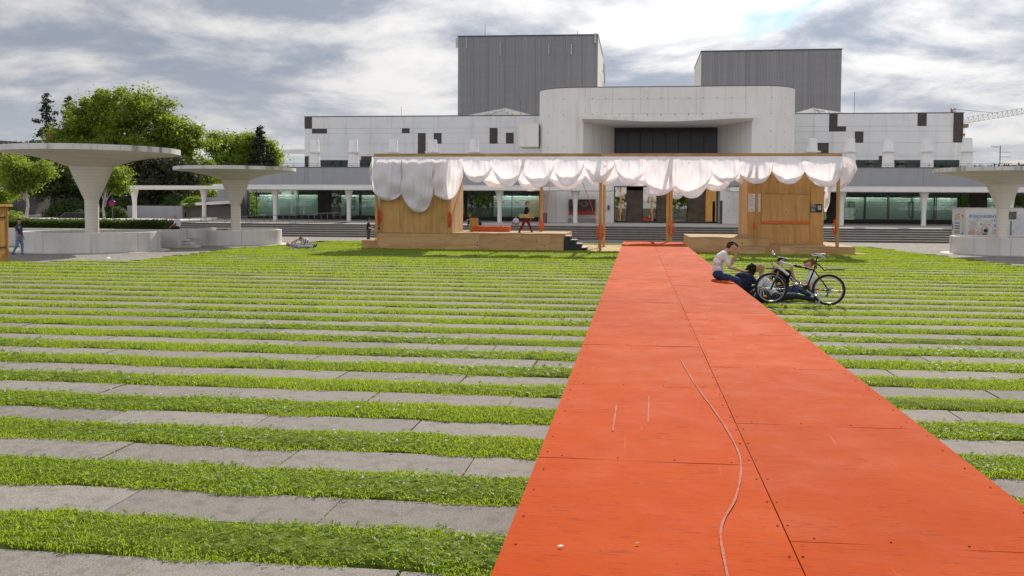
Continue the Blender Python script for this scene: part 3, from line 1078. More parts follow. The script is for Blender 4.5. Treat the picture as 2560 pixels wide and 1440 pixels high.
# flat pyramid roofs and a round vent between the wings and towers
M_ZINC = plain('zinc_roof', (.22, .22, .225), .9, spec=.1, var=.12, scale=1.2)
def pyramid(x0, x1, y0, y1, z0, z1):
    cx, cy = (x0 + x1) / 2, (y0 + y1) / 2
    b = MB().add([(x0, y0, z0), (x1, y0, z0), (x1, y1, z0), (x0, y1, z0), (cx, cy, z1)], [(0, 1, 4), (1, 2, 4), (2, 3, 4), (3, 0, 4), (3, 2, 1, 0)])
    o = tp(b, 'pyramid_roof', M_ZINC)
    b = MB()
    for i in range(1, 14):
        t = i / 14
        x = x0 + (x1 - x0) * t
        k = 1 - abs(t - .5) * 2
        b.bar((x, y0 + .02, z0 + .02), (cx + (x - cx) * (1 - k) , y0 + (cy - y0) * k, z0 + (z1 - z0) * k + .02), .06)
    sub(b, 'seams', M_ZINC, o)
pyramid(-19.2, -7.2, 88, 104, 9.9, 12.0)
pyramid(11.5, 22.0, 88, 104, 9.9, 11.8)
tp(MB().lathe([(.52, 9.9), (.52, 10.62), (.42, 10.78), (.1, 10.82)], 20, (16.9, 90)), 'round_vent', M_WHITE, smooth=True)
tp(MB().box(-20.0, -18.2, 92, 93.5, 9.9, 10.75), 'roof_vent', M_ZINC)
for x, z in ((-22.4, 11.6), (19.3, 12.6), (-10.4, 12.3), (-10.9, 12.1)):
    tp(MB().tube([(x, 90, 9.9), (x, 90, z)], .02, 5), 'lightning_rod', M_STEEL)
# ------------------------------------------------------------------ the orange walkway
def mat_orange():
    m = NT('orange_paint')
    p = m.coord()
    oi = m.n('ShaderNodeObjectInfo')
    off = m.n('ShaderNodeVectorMath', operation='ADD'); m.l(p, off.inputs[0])
    rv = m.n('ShaderNodeCombineXYZ'); r37 = m.math('MULTIPLY', oi.outputs['Random'], 41.0)
    for i in range(3): m.l(r37, rv.inputs[i])
    m.l(rv.outputs[0], off.inputs[1])
    q = off.outputs[0]
    big = m.noise(p, .55, 5, .6)
    k = m.mix(m.ramp(big, .35, .7), (.40, .049, .0015), (.435, .063, .004))
    k = m.mix(1.0, k, m.math('ADD', .92, m.math('MULTIPLY', oi.outputs['Random'], .16)), 'MULTIPLY')
    # worn, dusty paint
    dust = m.noise(p, 2.4, 7, .7)
    k = m.mix(m.math('MULTIPLY', m.ramp(dust, .48, .76), .26), k, (.43, .105, .04))
    # plywood grain telegraphing through, running across the walkway
    g = m.noise(m.mapping(q, (.35, 5.5, 1)), 6, 6, .65, .5)
    k = m.mix(m.math('MULTIPLY', m.ramp(g, .53, .66), .40), k, (.34, .045, .012))
    gl = m.noise(m.mapping(q, (1.4, 9, 1)), 5, 7, .7, .8)
    k = m.mix(m.math('MULTIPLY', m.ramp(gl, .55, .64), .6), k, (.20, .024, .008))
    # scuffs along the walking direction
    s = m.noise(m.mapping(p, (9, .5, 1)), 2.5, 3, .5)
    k = m.mix(m.math('MULTIPLY', m.ramp(s, .70, .78), .30), k, (.45, .20, .15))
    sp = m.n('ShaderNodeTexVoronoi'); sp.inputs['Scale'].default_value = 4.5
    m.l(m.mapping(q, (1, .8, 1)), sp.inputs['Vector'])
    k = m.mix(m.ramp(sp.outputs['Distance'], .035, .018), k, (.20, .04, .02))
    hgt = m.math('ADD', g, m.math('MULTIPLY', gl, .6))
    return m.bsdf(k, m.ramp(dust, .3, .8, .80, .95), 0, .05, m.bump(hgt, .22, .006))
M_ORANGE = mat_orange()
M_SCREW = plain('screw', (.20, .035, .01), .9, spec=.1)
M_PLY = plywood('plywood', (.57, .36, .175), (.43, .245, .105), 'x')
M_PLYV = plywood('plywood_upright', (.56, .345, .135), (.43, .24, .08), 'z')
M_PLYF = plywood('plywood_floor', (.43, .295, .16), (.34, .22, .115), 'y', knots=False)
M_BEAM = plywood('timber', (.50, .31, .15), (.34, .19, .085), 'x')
M_POST = plywood('post_timber', (.56, .30, .10), (.42, .205, .065), 'z', knots=False)
M_STRAP = plain('orange_strap', (.72, .10, .02), .6)

WT = .55
walk = empty('walkway', (.73, -2.5, 0), label='long raised walkway of orange painted plywood sheets leading to the pavilion', cat='walkway')
def wp(mb, name, mat, **k):
    o = mb.build(name, mat, walk, **k)
    o.matrix_parent_inverse = Matrix.Translation((-.73, 2.5, 0))
    return o
XM = .735
def sheet(x0, x1, y0, y1, dz=0.0, warp=0.0):
    """one sheet, subdivided so that it can sag a little, with rounded edges"""
    b = MB()
    nx, ny, g = 6, 8, .0025
    vs = []
    for j in range(ny + 1):
        for i in range(nx + 1):
            u, v = i / nx, j / ny
            z = WT + dz + warp * (math.sin(u * 3.1) * math.sin(v * 3.1)) + .002 * math.sin(9 * u + 5 * v)
            vs.append((x0 + g + (x1 - x0 - 2 * g) * u, y0 + g + (y1 - y0 - 2 * g) * v, z))
    fs = [(j * (nx + 1) + i, j * (nx + 1) + i + 1, (j + 1) * (nx + 1) + i + 1, (j + 1) * (nx + 1) + i) for j in range(ny) for i in range(nx)]
    ring = [i for i in range(nx + 1)] + [j * (nx + 1) + nx for j in range(1, ny + 1)] + [ny * (nx + 1) + i for i in range(nx - 1, -1, -1)] + [j * (nx + 1) for j in range(ny - 1, 0, -1)]
    n = len(vs)
    vs += [(vs[i][0], vs[i][1], WT - .021) for i in ring]
    m = len(ring)
    fs += [(ring[k], n + k, n + (k + 1) % m, ring[(k + 1) % m]) for k in range(m)]
    fs = [f for f in fs]
    b.add(vs, fs)
    return b
for x0, x1, ph in ((WALK0, XM, .94 - 2.5), (XM, WALK1, -.40 - 2.5)):
    y = ph
    while y < 44.5:
        y1 = min(y + 2.5, 45.3)
        if y1 > -2.4:
            p = wp(sheet(x0, x1, max(y, -2.5), y1, random.uniform(-.001, .0015), random.uniform(-.003, .0025)), 'panel', M_ORANGE)
            for q in p.data.polygons:
                q.use_smooth = True
            p.data.set_sharp_from_angle(angle=rad(40))
        y = y1
b = MB()
for x in (WALK0 + .06, XM - .03, XM + .03, WALK1 - .06):
    y = -1.5
    while y < 22:
        b.lathe([(.005, WT + .001), (.006, WT + .0045)], 6, (x + random.uniform(-.012, .012), y + random.uniform(-.03, .03)))
        y += .42
for k in range(18):
    for yy in (.94 + 2.5 * k,):
        for i in range(4):
            b.lathe([(.005, WT + .001), (.006, WT + .0045)], 6, (WALK0 + .15 + i * .35, yy + .05))
            b.lathe([(.005, WT + .001), (.006, WT + .0045)], 6, (XM + .12 + i * .35, yy - 1.34 + .05))
wp(b, 'screws', M_SCREW, kind='stuff')
for x in (WALK0 + .015, WALK1 - .05):
    wp(MB().box(x, x + .035, -2.5, 45.2, .03, WT - .023), 'side_board', M_ORANGE)
b = MB()
for j in range(20):
    b.box(WALK0 + .06, WALK1 - .06, -2.2 + j * 2.45, -2.12 + j * 2.45, 0, WT - .024)
wp(b, 'trestles', M_BEAM, kind='stuff')
# a long S-shaped tyre mark worn into the paint
def ribbon(pts, w, z):
    b = MB()
    vs = []
    for i, (x, y) in enumerate(pts):
        a, c = pts[max(0, i - 1)], pts[min(len(pts) - 1, i + 1)]
        d = Vector((c[0] - a[0], c[1] - a[1])).normalized()
        ww = w * (.65 + .5 * abs(math.sin(i * .7)))
        vs += [(x - d.y * ww, y + d.x * ww, z), (x + d.y * ww, y - d.x * ww, z)]
    b.add(vs, [(2 * i, 2 * i + 1, 2 * i + 3, 2 * i + 2) for i in range(len(pts) - 1)])
    return b
def spline(keys, n=50):
    out = []
    for i in range(n + 1):
        t = i / n * (len(keys) - 1)
        k = min(int(t), len(keys) - 2)
        f = t - k
        p0, p1, p2, p3 = keys[max(k - 1, 0)], keys[k], keys[k + 1], keys[min(k + 2, len(keys) - 1)]
        out.append(tuple(.5 * ((2 * p1[j]) + (-p0[j] + p2[j]) * f + (2 * p0[j] - 5 * p1[j] + 4 * p2[j] - p3[j]) * f * f + (-p0[j] + 3 * p1[j] - 3 * p2[j] + p3[j]) * f ** 3) for j in range(len(p1))))
    return out
def mat_mark():
    m = NT('tyre_mark')
    p = m.coord()
    f = m.noise(p, 35, 4, .7)
    return m.bsdf(m.mix(m.ramp(f, .3, .6), (.41, .085, .035), (.42, .18, .135)), .95, 0, .08)
MARK = mat_mark()
wp(ribbon(spline([(.40, 3.9), (.405, 4.3), (.43, 4.75), (.56, 5.3), (.655, 6.0), (.66, 6.6), (.62, 7.4), (.56, 8.2), (.50, 9.2), (.47, 10)]), .0065, WT + .0062), 'tyre_mark', MARK)

for q in ([(.60, 18.5), (.70, 19.2), (.78, 20.2)], [(.95, 13.6), (1.02, 14.3), (1.16, 15.2)], [(.1, 7.0), (.12, 8.0)], [(-.15, 6.7), (-.14, 7.6)], [(.5, 24), (.42, 27)]):
    wp(ribbon(spline(q, 14), .006, WT + .0062), 'scuff_mark', MARK)
# flecks of white litter and a leaf on the boards
for x, y, s, mt in ((-.33, 4.36, .016, M_FLOWER), (.02, 4.45, .013, M_CLOVER)):
    o = MB().add([(-s, -s * .4, .001), (s * .2, -s * .6, .002), (s, s * .2, .001), (-.1 * s, s * .5, .003)], [(0, 1, 2, 3)]).build('litter', mt)
    o.location = (x, y, WT + .008)
    tag(o, 'small pale scrap of litter lying on the orange walkway' if mt is M_FLOWER else 'small green leaf lying on the orange walkway near the camera', 'litter' if mt is M_FLOWER else 'leaf', 'scraps on the walkway')

# ------------------------------------------------------------------ pavilion: timber stages, cabins, frame
def board_face(par, x0, x1, y, z0, z1, seams, mat, name='plywood_sheet', t=.018):
    xs = [x0] + list(seams) + [x1]
    for a, c in zip(xs[:-1], xs[1:]):
        o = MB().box(a + .003, c - .003, y, y + t, z0, z1).build(name, mat, par)
def board_side(par, x, y0, y1, z0, z1, seams, mat, name='plywood_sheet', t=.018):
    ys = [y0] + list(seams) + [y1]
    for a, c in zip(ys[:-1], ys[1:]):
        MB().box(x - t, x, a + .003, c - .003, z0, z1).build(name, mat, par)
def board_top(par, x0, x1, y0, y1, z, xs, ys, mat, t=.02):
    X, Yq = [x0] + list(xs) + [x1], [y0] + list(ys) + [y1]
    for a, c in zip(X[:-1], X[1:]):
        for d, e in zip(Yq[:-1], Yq[1:]):
            MB().box(a + .003, c - .003, d + .003, e - .003, z - t, z + random.uniform(-.001, .0015)).build('deck_sheet', mat, par)

stage = empty('stage', (0, 0, 0), label='low wooden stage of plywood under the left half of the white drapes', cat='stage')
board_face(stage, -12.6, -3.45, 45.7, 0.0, .79, [-10.9, -9.2, -7.5, -6.25, -5.5, -4.7, -4.1], M_PLY)
board_side(stage, -3.432, 45.72, 51.5, 0.0, .79, [48.2], M_PLY)
board_side(stage, -12.60, 45.72, 51.5, 0.0, .79, [48.2], M_PLY)
board_top(stage, -12.62, -3.43, 45.68, 51.5, .812, [-10.1, -7.6, -5.2], [47.0, 49.5], M_PLYF)
MB().box(-12.5, -3.55, 51.4, 51.48, 0, .79).build('plywood_sheet', M_PLY, stage)
low = empty('side_platform', (0, 0, 0), label='small low plywood platform at the left end of the stage', cat='platform')
board_face(low, -13.4, -12.63, 45.8, 0, .40, [], M_PLY)
board_side(low, -13.38, 45.82, 49.5, 0, .40, [], M_PLY)
board_top(low, -13.42, -12.63, 45.78, 49.5, .42, [], [48], M_PLYF)
o = bevel(MB().prism([(-13.95, 45.75), (-13.42, 45.72), (-13.42, 46.8)], .02, .05).build('plywood_offcut', M_PLYF), .004)
tag(o, 'flat plywood offcut lying on the grass left of the side platform', 'board')

# black steps up to the stage
st = empty('stage_steps', (-3.40, 45.75, 0), label='black wooden steps with grey worn treads at the right end of the stage', cat='steps')
M_BLK = plain('black_paint', (.018, .016, .017), .5, var=.3)
M_TREAD = plain('worn_tread', (.20, .19, .19), .6, var=.5, scale=9)
for yy in (0.0, 1.15):
    prof = [(0, 0), (1.05, 0), (1.05, .16), (.80, .16), (.80, .34), (.54, .34), (.54, .52), (.27, .52), (.27, .70), (0, .70)]
    MB().prism_y(prof, yy, yy + .05).build('stringer', M_BLK, st)
for i in range(4):
    x0 = i * .265
    z = .70 - i * .18
    MB().box(x0 + .01, x0 + .29, -.03, 1.23, z + .002, z + .03).build('tread', M_TREAD, st)
    MB().box(x0 + .235, x0 + .255, .05, 1.15, max(z - .18, 0) + .03, z).build('riser', M_BLK, st)

# plywood floor on the ground between the stages
flo = empty('plywood_floor', (0, 0, 0), label='pale plywood floor sheets on the ground between the two stages', cat='floor')
board_top(flo, -3.40, WALK0 - .02, 45.55, 53, .035, [-2.2], [48, 50.5], M_PLYF)
board_top(flo, WALK1 + .02, 4.2, 45.55, 53, .035, [], [48, 50.5], M_PLYF)
board_top(flo, WALK0 - .015, WALK1 + .015, 45.6, 53, .036, [.7], [48, 50.5], M_PLYF)

# right block and low platform
blk = empty('bench_block', (0, 0, 0), label='square plywood block stage in front of the right cabin', cat='stage')
board_face(blk, 2.50, 6.15, 45.75, 0, .70, [], M_PLY)
board_side(blk, 2.52, 45.77, 51.8, 0, .70, [48.3], M_PLY)
board_side(blk, 6.15, 45.77, 48.4, 0, .70, [], M_PLY)
board_top(blk, 2.49, 6.16, 45.74, 48.45, .722, [4.4], [], M_PLYF)
board_top(blk, 2.49, 5.36, 48.45, 51.8, .722, [4.4], [50.2], M_PLYF)
plat = empty('kiosk_platform', (0, 0, 0), label='low plywood platform under the right cabin with jointed front sheets', cat='platform')
board_face(plat, 4.30, 9.85, 45.2, 0, .355, [5.9, 6.55, 7.2, 8.48], M_PLY)
board_side(plat, 9.868, 45.22, 52, 0, .355, [48], M_PLY)
board_side(plat, 4.32, 45.22, 45.72, 0, .355, [], M_PLY)
board_top(plat, 4.29, 9.87, 45.18, 45.73, .377, [7.2], [], M_PLYF)
board_top(plat, 6.18, 9.87, 45.73, 52, .377, [8.0], [48.2], M_PLYF)
o = MB().prism([(9.90, 45.3), (10.6, 45.5), (9.90, 48.6)], .02, .05).build('plywood_offcut', M_PLYF)
tag(o, 'flat plywood offcut lying on the grass right of the kiosk platform', 'board')

# left cabin
cab = empty('cabin', (0, 0, 0), label='tall plywood cabin at the left end of the stage, half covered by white drapes', cat='cabin')
board_face(cab, -12.30, -9.08, 45.80, .815, 4.45, [-11.78, -11.30, -10.70, -10.15, -9.62], M_PLYV)
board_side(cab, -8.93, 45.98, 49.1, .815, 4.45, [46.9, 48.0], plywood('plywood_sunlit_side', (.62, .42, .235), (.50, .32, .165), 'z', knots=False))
board_side(cab, -12.32, 45.98, 49.1, .815, 4.45, [47.5], M_PLYV)
MB().box(-12.3, -8.95, 49.1, 49.12, .815, 4.45).build('plywood_sheet', M_PLYV, cab)
MB().box(-12.32, -8.93, 45.82, 49.1, 4.452, 4.47).build('roof_sheet', M_PLYF, cab)
MB().box(-12.46, -12.305, 45.79, 45.97, .815, 4.45).build('corner_post', M_POST, cab)
MB().box(-9.075, -8.93, 45.79, 45.97, .815, 4.45).build('corner_post', M_POST, cab)
# plywood leaf leaning by the cabin's side
o = bevel(MB().box(0, .44, -.03, .12, 0, .70).build('plywood_box', M_PLYV), .006)
o.location = (-8.62, 49.3, .815)
tag(o, 'small upright plywood box standing beside the left cabin on the stage', 'box')

# right cabin: kiosk with a shuttered hatch
kio = empty('kiosk', (0, 0, 0), label='plywood kiosk cabin on the right with a closed hatch and orange counter strip', cat='kiosk')
KY = 48.5
M_KIO = plywood('plywood_kiosk', (.55, .31, .115), (.42, .22, .075), 'z')
board_face(kio, 5.42, 6.08, KY, .38, 4.45, [5.72], M_KIO)
board_face(kio, 6.08, 8.42, KY, .38, 1.36, [7.25], M_KIO)
board_face(kio, 6.08, 8.42, KY, 2.82, 4.45, [6.9, 7.6], M_KIO)
board_face(kio, 8.42, 9.05, KY, .38, 4.45, [], M_KIO)
board_side(kio, 5.415, KY, 52.4, .38, 4.45, [49.1, 49.7, 50.3, 50.9, 51.5, 52.0], plywood('plywood_planks', (.66, .41, .215), (.52, .305, .15), 'z', knots=False), name='plank')
board_side(kio, 9.068, KY, 52.4, .38, 4.45, [50.4], M_KIO)
MB().box(5.4, 9.06, 52.4, 52.42, .38, 4.45).build('plywood_sheet', M_KIO, kio)
MB().box(5.4, 9.06, KY, 52.4, 4.452, 4.47).build('roof_sheet', M_PLYF, kio)
MB().box(6.095, 8.405, KY + .012, KY + .03, 1.49, 2.805).build('hatch', plywood('plywood_hatch', (.58, .34, .14), (.46, .25, .095), 'z'), kio)
MB().box(6.06, 8.40, KY - .05, KY + .01, 1.365, 1.485).build('counter_strip', plain('orange_strip', (.62, .13, .02), .5), kio)
# notices on the kiosk
M_PAPER = plain('paper', (.66, .62, .62), .7, var=.05)
M_INK = plain('grey_ink', (.33, .30, .31), .7)
def notice(name, x0, x1, z0, z1, y, body, ink, rows, label, w=(.4, .95)):
    o = MB().box(x0, x1, y - .006, y, z0, z1).build(name, body)
    o['label'], o['category'] = label, 'notice'
    b = MB()
    for i in range(rows):
        z = z1 - (z1 - z0) * (i + 1) / (rows + 1.3)
        if i % 6 == 4: continue
        b.box(x0 + .03, x0 + .03 + (x1 - x0 - .06) * random.uniform(*w), y - .0085, y - .0062, z, z + (z1 - z0) / rows * .42)
    b.build('printed_lines', ink, o, kind='stuff')
    return o
notice('notice', 5.46, 5.84, 1.95, 2.82, KY - .002, M_PAPER, M_INK, 20, 'white notice with rows of small print left of the kiosk hatch')
notice('notice', 5.90, 6.04, 1.95, 2.82, KY - .002, M_PAPER, M_INK, 16, 'narrow white notice strip next to the kiosk hatch')
sg = notice('sign', 8.43, 8.98, 1.92, 2.34, KY - .002, M_FRAME, plain('sign_print', (.42, .42, .42), .6), 9, 'black information sign with grey text and picture right of the kiosk hatch', (.3, .55))
MB().box(8.77, 8.95, KY - .0095, KY - .0082, 2.05, 2.26).build('picture', plain('sign_picture', (.30, .35, .36), .6, var=.5, scale=14), sg)

# timber frame: beams and posts
fr = empty('timber_frame', (0, 0, 0), label='open timber post and beam frame that carries the white drapes', cat='frame')
def beam(x0, x1, y, z0, z1, w=.14):
    n = max(1, round((x1 - x0) / 5))
    for i in range(n):
        a, c = x0 + (x1 - x0) * i / n, x0 + (x1 - x0) * (i + 1) / n
        MB().box(a + .002, c - .002, y, y + w, z0, z1).build('beam', M_BEAM, fr)
beam(-12.70, 9.28, 45.55, 4.50, 4.65)
beam(-12.70, 9.28, 50.6, 4.44, 4.59)
for x in (-12.55, -8.98, -5.3, -1.7, 1.6, 5.3, 9.1):
    MB().box(x - .07, x + .07, 45.70, 50.6, 4.46, 4.58).build('cross_beam', M_BEAM, fr)
def post(x, y, z0, z1, w=.135):
    bevel(MB().box(x - w / 2, x + w / 2, y, y + w, z0, z1).build('post', M_POST, fr), .006)
for x, z in ((-12.58, .815), (-1.70, .04), (1.60, .04), (5.49, .38), (9.12, .38)):
    post(x, 45.56 if x != 5.49 and x != 9.12 else 45.42, z, 4.498)
for x, z in ((-12.58, .0), (-5.0, .815), (-1.7, .04), (1.6, .04), (9.12, .38)):
    post(x, 50.62 if z != .815 else 50.6, z, 4.438)
# orange straps wound round the posts, and red cords
def strap(x, y, z0, z1, r, label, n=9):
    b = MB()
    for i in range(n):
        a = 6.283 * i / n
        zc = random.uniform(-.08, .08)
        pts = []
        for t in range(13):
            u = t / 12
            rr = r * (.35 + .65 * math.sin(math.pi * u)) * random.uniform(.85, 1.1)
            pts.append((rr * math.cos(a + u * .5), rr * .8 * math.sin(a + u * .5), z0 + zc + (z1 - z0) * u))
        b.tube(pts, .016, 5)
    o = b.build('strap_bundle', M_STRAP, smooth=True)
    o.location = (x, y, 0)
    tag(o, label, 'strap', 'orange straps tied to the posts')
strap(-1.70, 45.62, .62, 1.25, .20, 'orange strap bundle on the front post left of the orange walkway')
strap(1.60, 45.62, .80, 1.45, .17, 'orange strap bundle on the front post right of the orange walkway')
strap(-12.50, 45.72, 1.25, 1.95, .13, 'orange strap bundle at the left corner of the left cabin')
strap(-8.98, 45.72, 1.15, 1.85, .10, 'orange strap bundle at the right corner of the left cabin', 7)
strap(9.02, 45.52, .85, 1.55, .11, 'orange strap hanging behind the rightmost front post', 6)
strap(-5.0, 50.58, .85, 1.35, .16, 'orange strap bundle on the rear post standing on the stage')
strap(5.42, 45.52, 1.15, 1.40, .08, 'small orange strap knot on the post before the kiosk notices', 5)
M_CORD = plain('red_cord', (.60, .07, .03), .6)
for pts, lab in (([(-2.6, 46.5, 3.3), (-2.1, 46.2, 2.0), (-1.78, 45.7, .75), (-1.82, 45.6, .06)], 'thin red cord slung from the drapes to the front post'),
                 ([(-4.55, 50.3, 3.2), (-4.75, 50.5, 1.9), (-4.92, 50.56, 1.0)], 'thin red cord slung to the rear post on the stage'),
                 ([(-12.62, 45.74, 1.2), (-12.66, 45.66, .6), (-12.5, 45.62, .15), (-12.4, 45.62, .03)], 'red cord hanging down the left corner of the stage')):
    o = MB().tube(spline([tuple(q) for q in pts], 16), .014, 5).build('cord', M_CORD)
    tag(o, lab, 'cord')
# orange bench and green can
o = bevel(MB().box(-8.42, -6.52, 49.2, 49.75, .82, 1.10).build('bench', plain('orange_bench', (.60, .10, .02), .5), None), .012)
tag(o, 'low orange box bench on the stage', 'bench')
o = MB().lathe([(.028, 0), (.033, .012), (.033, .11), (.026, .125)], 12).build('drink_can', plain('green_can', (.45, .62, .30), .3), smooth=True)
o.scale = (1.3, 1.3, 1.6)
o.location = (-6.95, 49.45, 1.10)
tag(o, 'pale green drink can standing on the orange bench', 'can')

# ------------------------------------------------------------------ white drapes
def mat_cloth():
    m = NT('white_cloth')
    p = m.coord()
    g = m.n('ShaderNodeNewGeometry')
    w = m.noise(m.mapping(p, (1, 1, .35)), 6, 6, .6, .6)
    f = m.noise(p, 2.0, 5, .6, 1.5)
    hgt = m.math('ADD', w, m.math('MULTIPLY', f, .8))
    nrm = m.bump(hgt, .22, .04)
    k = m.mix(m.ramp(f, .35, .7), (.87, .87, .95), (.90, .87, .92))
    return m.bsdf(k, .75, 0, .15, nrm, (.34, (.93, .88, .89)))
M_CLOTH = mat_cloth()
def drape(name, xs, cusps, lows, ztop, y, bulge, label, seed, folds=7, back=True, pleat=.6, tuck=.5):
    """a row of gathered swags: each hangs between two gathering cords and bellies out, its hem tucked up behind"""
    rnd = random.Random(seed)
    obj = empty('drape', (0, 0, 0), label=label, cat='drape', group='white drapes on the timber frame')
    for s in range(len(xs) - 1):
        xa, xb, ca, cb, lo = xs[s], xs[s + 1], cusps[s], cusps[s + 1], lows[s]
        nu, nv = 46, 36
        ph = [rnd.uniform(0, 6.28) for _ in range(8)]
        amp = rnd.uniform(.8, 1.2)
        skew = rnd.uniform(-.06, .06)
        w = xb - xa
        vs, fs = [], []
        for j in range(nv + 1):
            v = j / nv
            for i in range(nu + 1):
                u = i / nu
                uu = u + skew * math.sin(math.pi * u)
                shape = max(0.0, 1 - abs(2 * uu - 1) ** 2.3) ** .85
                zl = ca + (cb - ca) * u
                zb = zl - (zl - lo) * shape
                if v < .74:
                    t = v / .74
                    z = ztop + (zb - ztop) * t
                    belly = bulge * amp * (math.sin(math.pi * min(1, t * .93)) ** .8) * (.25 + .75 * math.sin(math.pi * u)) * (1.25 - .5 * abs(t - .6))
                    # swag creases run from the gathers at both top corners down to the hem
                    r1 = math.hypot(u * w, (1 - t) * .0 + (ztop - z) * .6)
                    r2 = math.hypot((1 - u) * w, (ztop - z) * .6)
                    cr = .075 * math.sin(13 * r1 / w + ph[0] + 2.0 * t) * math.exp(-1.6 * u) + .075 * math.sin(13 * r2 / w + ph[1] + 2.0 * t) * math.exp(-1.6 * (1 - u))
                    ve = pleat * (.045 * math.sin(u * 17 + ph[2] + .8 * math.sin(3 * t + ph[4])) + .03 * abs(math.sin(u * 13 + ph[7] + t)) ** .5 + .02 * math.sin(u * 53 + ph[5] + 2 * t)) * (1 - .45 * t) + .026 * math.sin(u * 37 + ph[3]) * (1 - t)
                    yy = y - .03 - belly - cr * (.4 + t) - ve * (.35 + min(1, t * 3))
                else:
                    t = (v - .74) / .26
                    rise = tuck * (zl - lo + .35) * shape + .02
                    belly = bulge * amp * (math.sin(math.pi * .93) ** .8) * (.25 + .75 * math.sin(math.pi * u)) * 1.05
                    z = zb + rise * (t ** 1.4) - .06 * math.sin(math.pi * min(1, t * 2.2)) * shape
                    yy = y - .03 - belly * (1 - t) + .42 * bulge * math.sin(t * 1.57) * shape + .02 * math.sin(u * 19 + ph[5]) * shape
                x = xa + w * u + .02 * math.sin(7 * v + ph[6]) * math.sin(math.pi * u)
                vs.append((x, yy, z))
        for j in range(nv):
            for i in range(nu):
                a = j * (nu + 1) + i
                fs.append((a, a + 1, a + nu + 2, a + nu + 1))
        MB().add(vs, fs).build('swag', M_CLOTH, obj, smooth=True)
    return obj
# long front drape
drape('front', [-12.78, -11.31, -9.74, -8.27], [2.95, 2.72, 2.70, 3.70], [2.42, 1.85, 2.46], 4.50, 45.55, .26,
      'long white drape hanging in three deep lobes over the left cabin', 1, pleat=.8, tuck=.10)
drape('front', [-8.27, -6.86, -5.45, -3.93, -2.47, -1.05], [3.86, 4.00, 3.82, 4.02, 4.10, 4.16], [3.28, 3.08, 3.06, 3.10, 3.26], 4.50, 45.55, .30,
      'white front drape of five scalloped swags above the open stage', 2)
drape('front', [-1.05, .28, 1.82, 3.45, 4.69], [4.16, 3.68, 3.12, 3.75, 3.75], [3.14, 2.68, 2.56, 3.28], 4.50, 45.55, .30,
      'white front drape with two deeper swags above the orange walkway', 3)
drape('front', [4.69, 6.14, 7.60, 9.28], [3.75, 3.84, 3.84, 3.72], [3.25, 3.24, 3.12], 4.50, 45.42, .32,
      'white front drape of three swags in front of the kiosk', 4)
# drapes on the rear beam
drape('rear', [-8.3, -6.3, -4.7, -2.7, -1.0, 1.0], [3.7, 3.6, 3.75, 3.75, 3.7, 3.7], [3.12, 2.95, 3.05, 3.2, 3.25], 4.44, 50.75, .22,
      'white rear drape seen below the front swags above the stage', 5)
drape('rear', [1.0, 3.2, 4.9, 7, 9.2], [3.7, 3.5, 3.7, 3.7, 3.6], [2.9, 3.0, 3.2, 2.9], 4.44, 50.75, .22,
      'white rear drape seen behind the front swags left of the kiosk', 6)
# right return: a puffed bundle of cloth round the corner
def puff(x, y, label):
    b = MB()
    nu, nv = 40, 22
    vs, fs = [], []
    for j in range(nv + 1):
        v = j / nv
        for i in range(nu + 1):
            u = i / nu
            yy = y + u * 5.0
            z = 4.50 - v * (1.25 + .25 * math.sin(u * 9 + .4))
            o = .85 * math.sin(math.pi * (v ** .8)) ** .7 * (.8 + .2 * abs(math.sin(u * 6.3))) + .05 * math.sin(u * 40 + v * 5) + .03 * math.sin(u * 23 - v * 9)
            vs.append((x + o * (1 - .25 * v), yy, z - .05 * math.sin(u * 30) * v))
    for j in range(nv):
        for i in range(nu):
            a = j * (nu + 1) + i
            fs.append((a, a + 1, a + nu + 2, a + nu + 1))
    o = b.add(vs, fs).build('drape', M_CLOTH, smooth=True)
    return tag(o, label, 'drape', 'white drapes on the timber frame')
puff(9.27, 45.5, 'puffed white drape bulging round the right end of the timber frame')
vs, fs = [], []
for j in range(21):
    v = j / 20
    for i in range(9):
        u = i / 8
        vs.append((-12.75 - .16 * math.sin(math.pi * v) - .04 * math.sin(u * 20 + v * 4), 45.6 + u * 2.5, 4.5 - v * (1.55 + .2 * math.sin(u * 8))))
for j in range(20):
    for i in range(8):
        a = j * 9 + i
        fs.append((a, a + 1, a + 10, a + 9))
tag(MB().add(vs, fs).build('drape', M_CLOTH, smooth=True), 'white drape hanging round the left end of the timber frame', 'drape', 'white drapes on the timber frame')
# loose tail of cloth hanging behind the kiosk's right edge
vs, fs = [], []
for j in range(15):
    v = j / 14
    for i in range(5):
        u = i / 4
        vs.append((9.10 + u * .45 * (1 - v * .75) + .05 * math.sin(v * 7 + u * 3), 48.6 + .1 * math.sin(u * 6 + v * 3), 3.3 - v * 1.35))
for j in range(14):
    for i in range(4):
        a = j * 5 + i
        fs.append((a, a + 1, a + 6, a + 5))
tag(MB().add(vs, fs).build('cloth_tail', M_CLOTH, smooth=True), 'loose tail of white cloth hanging down the right edge of the kiosk', 'cloth')

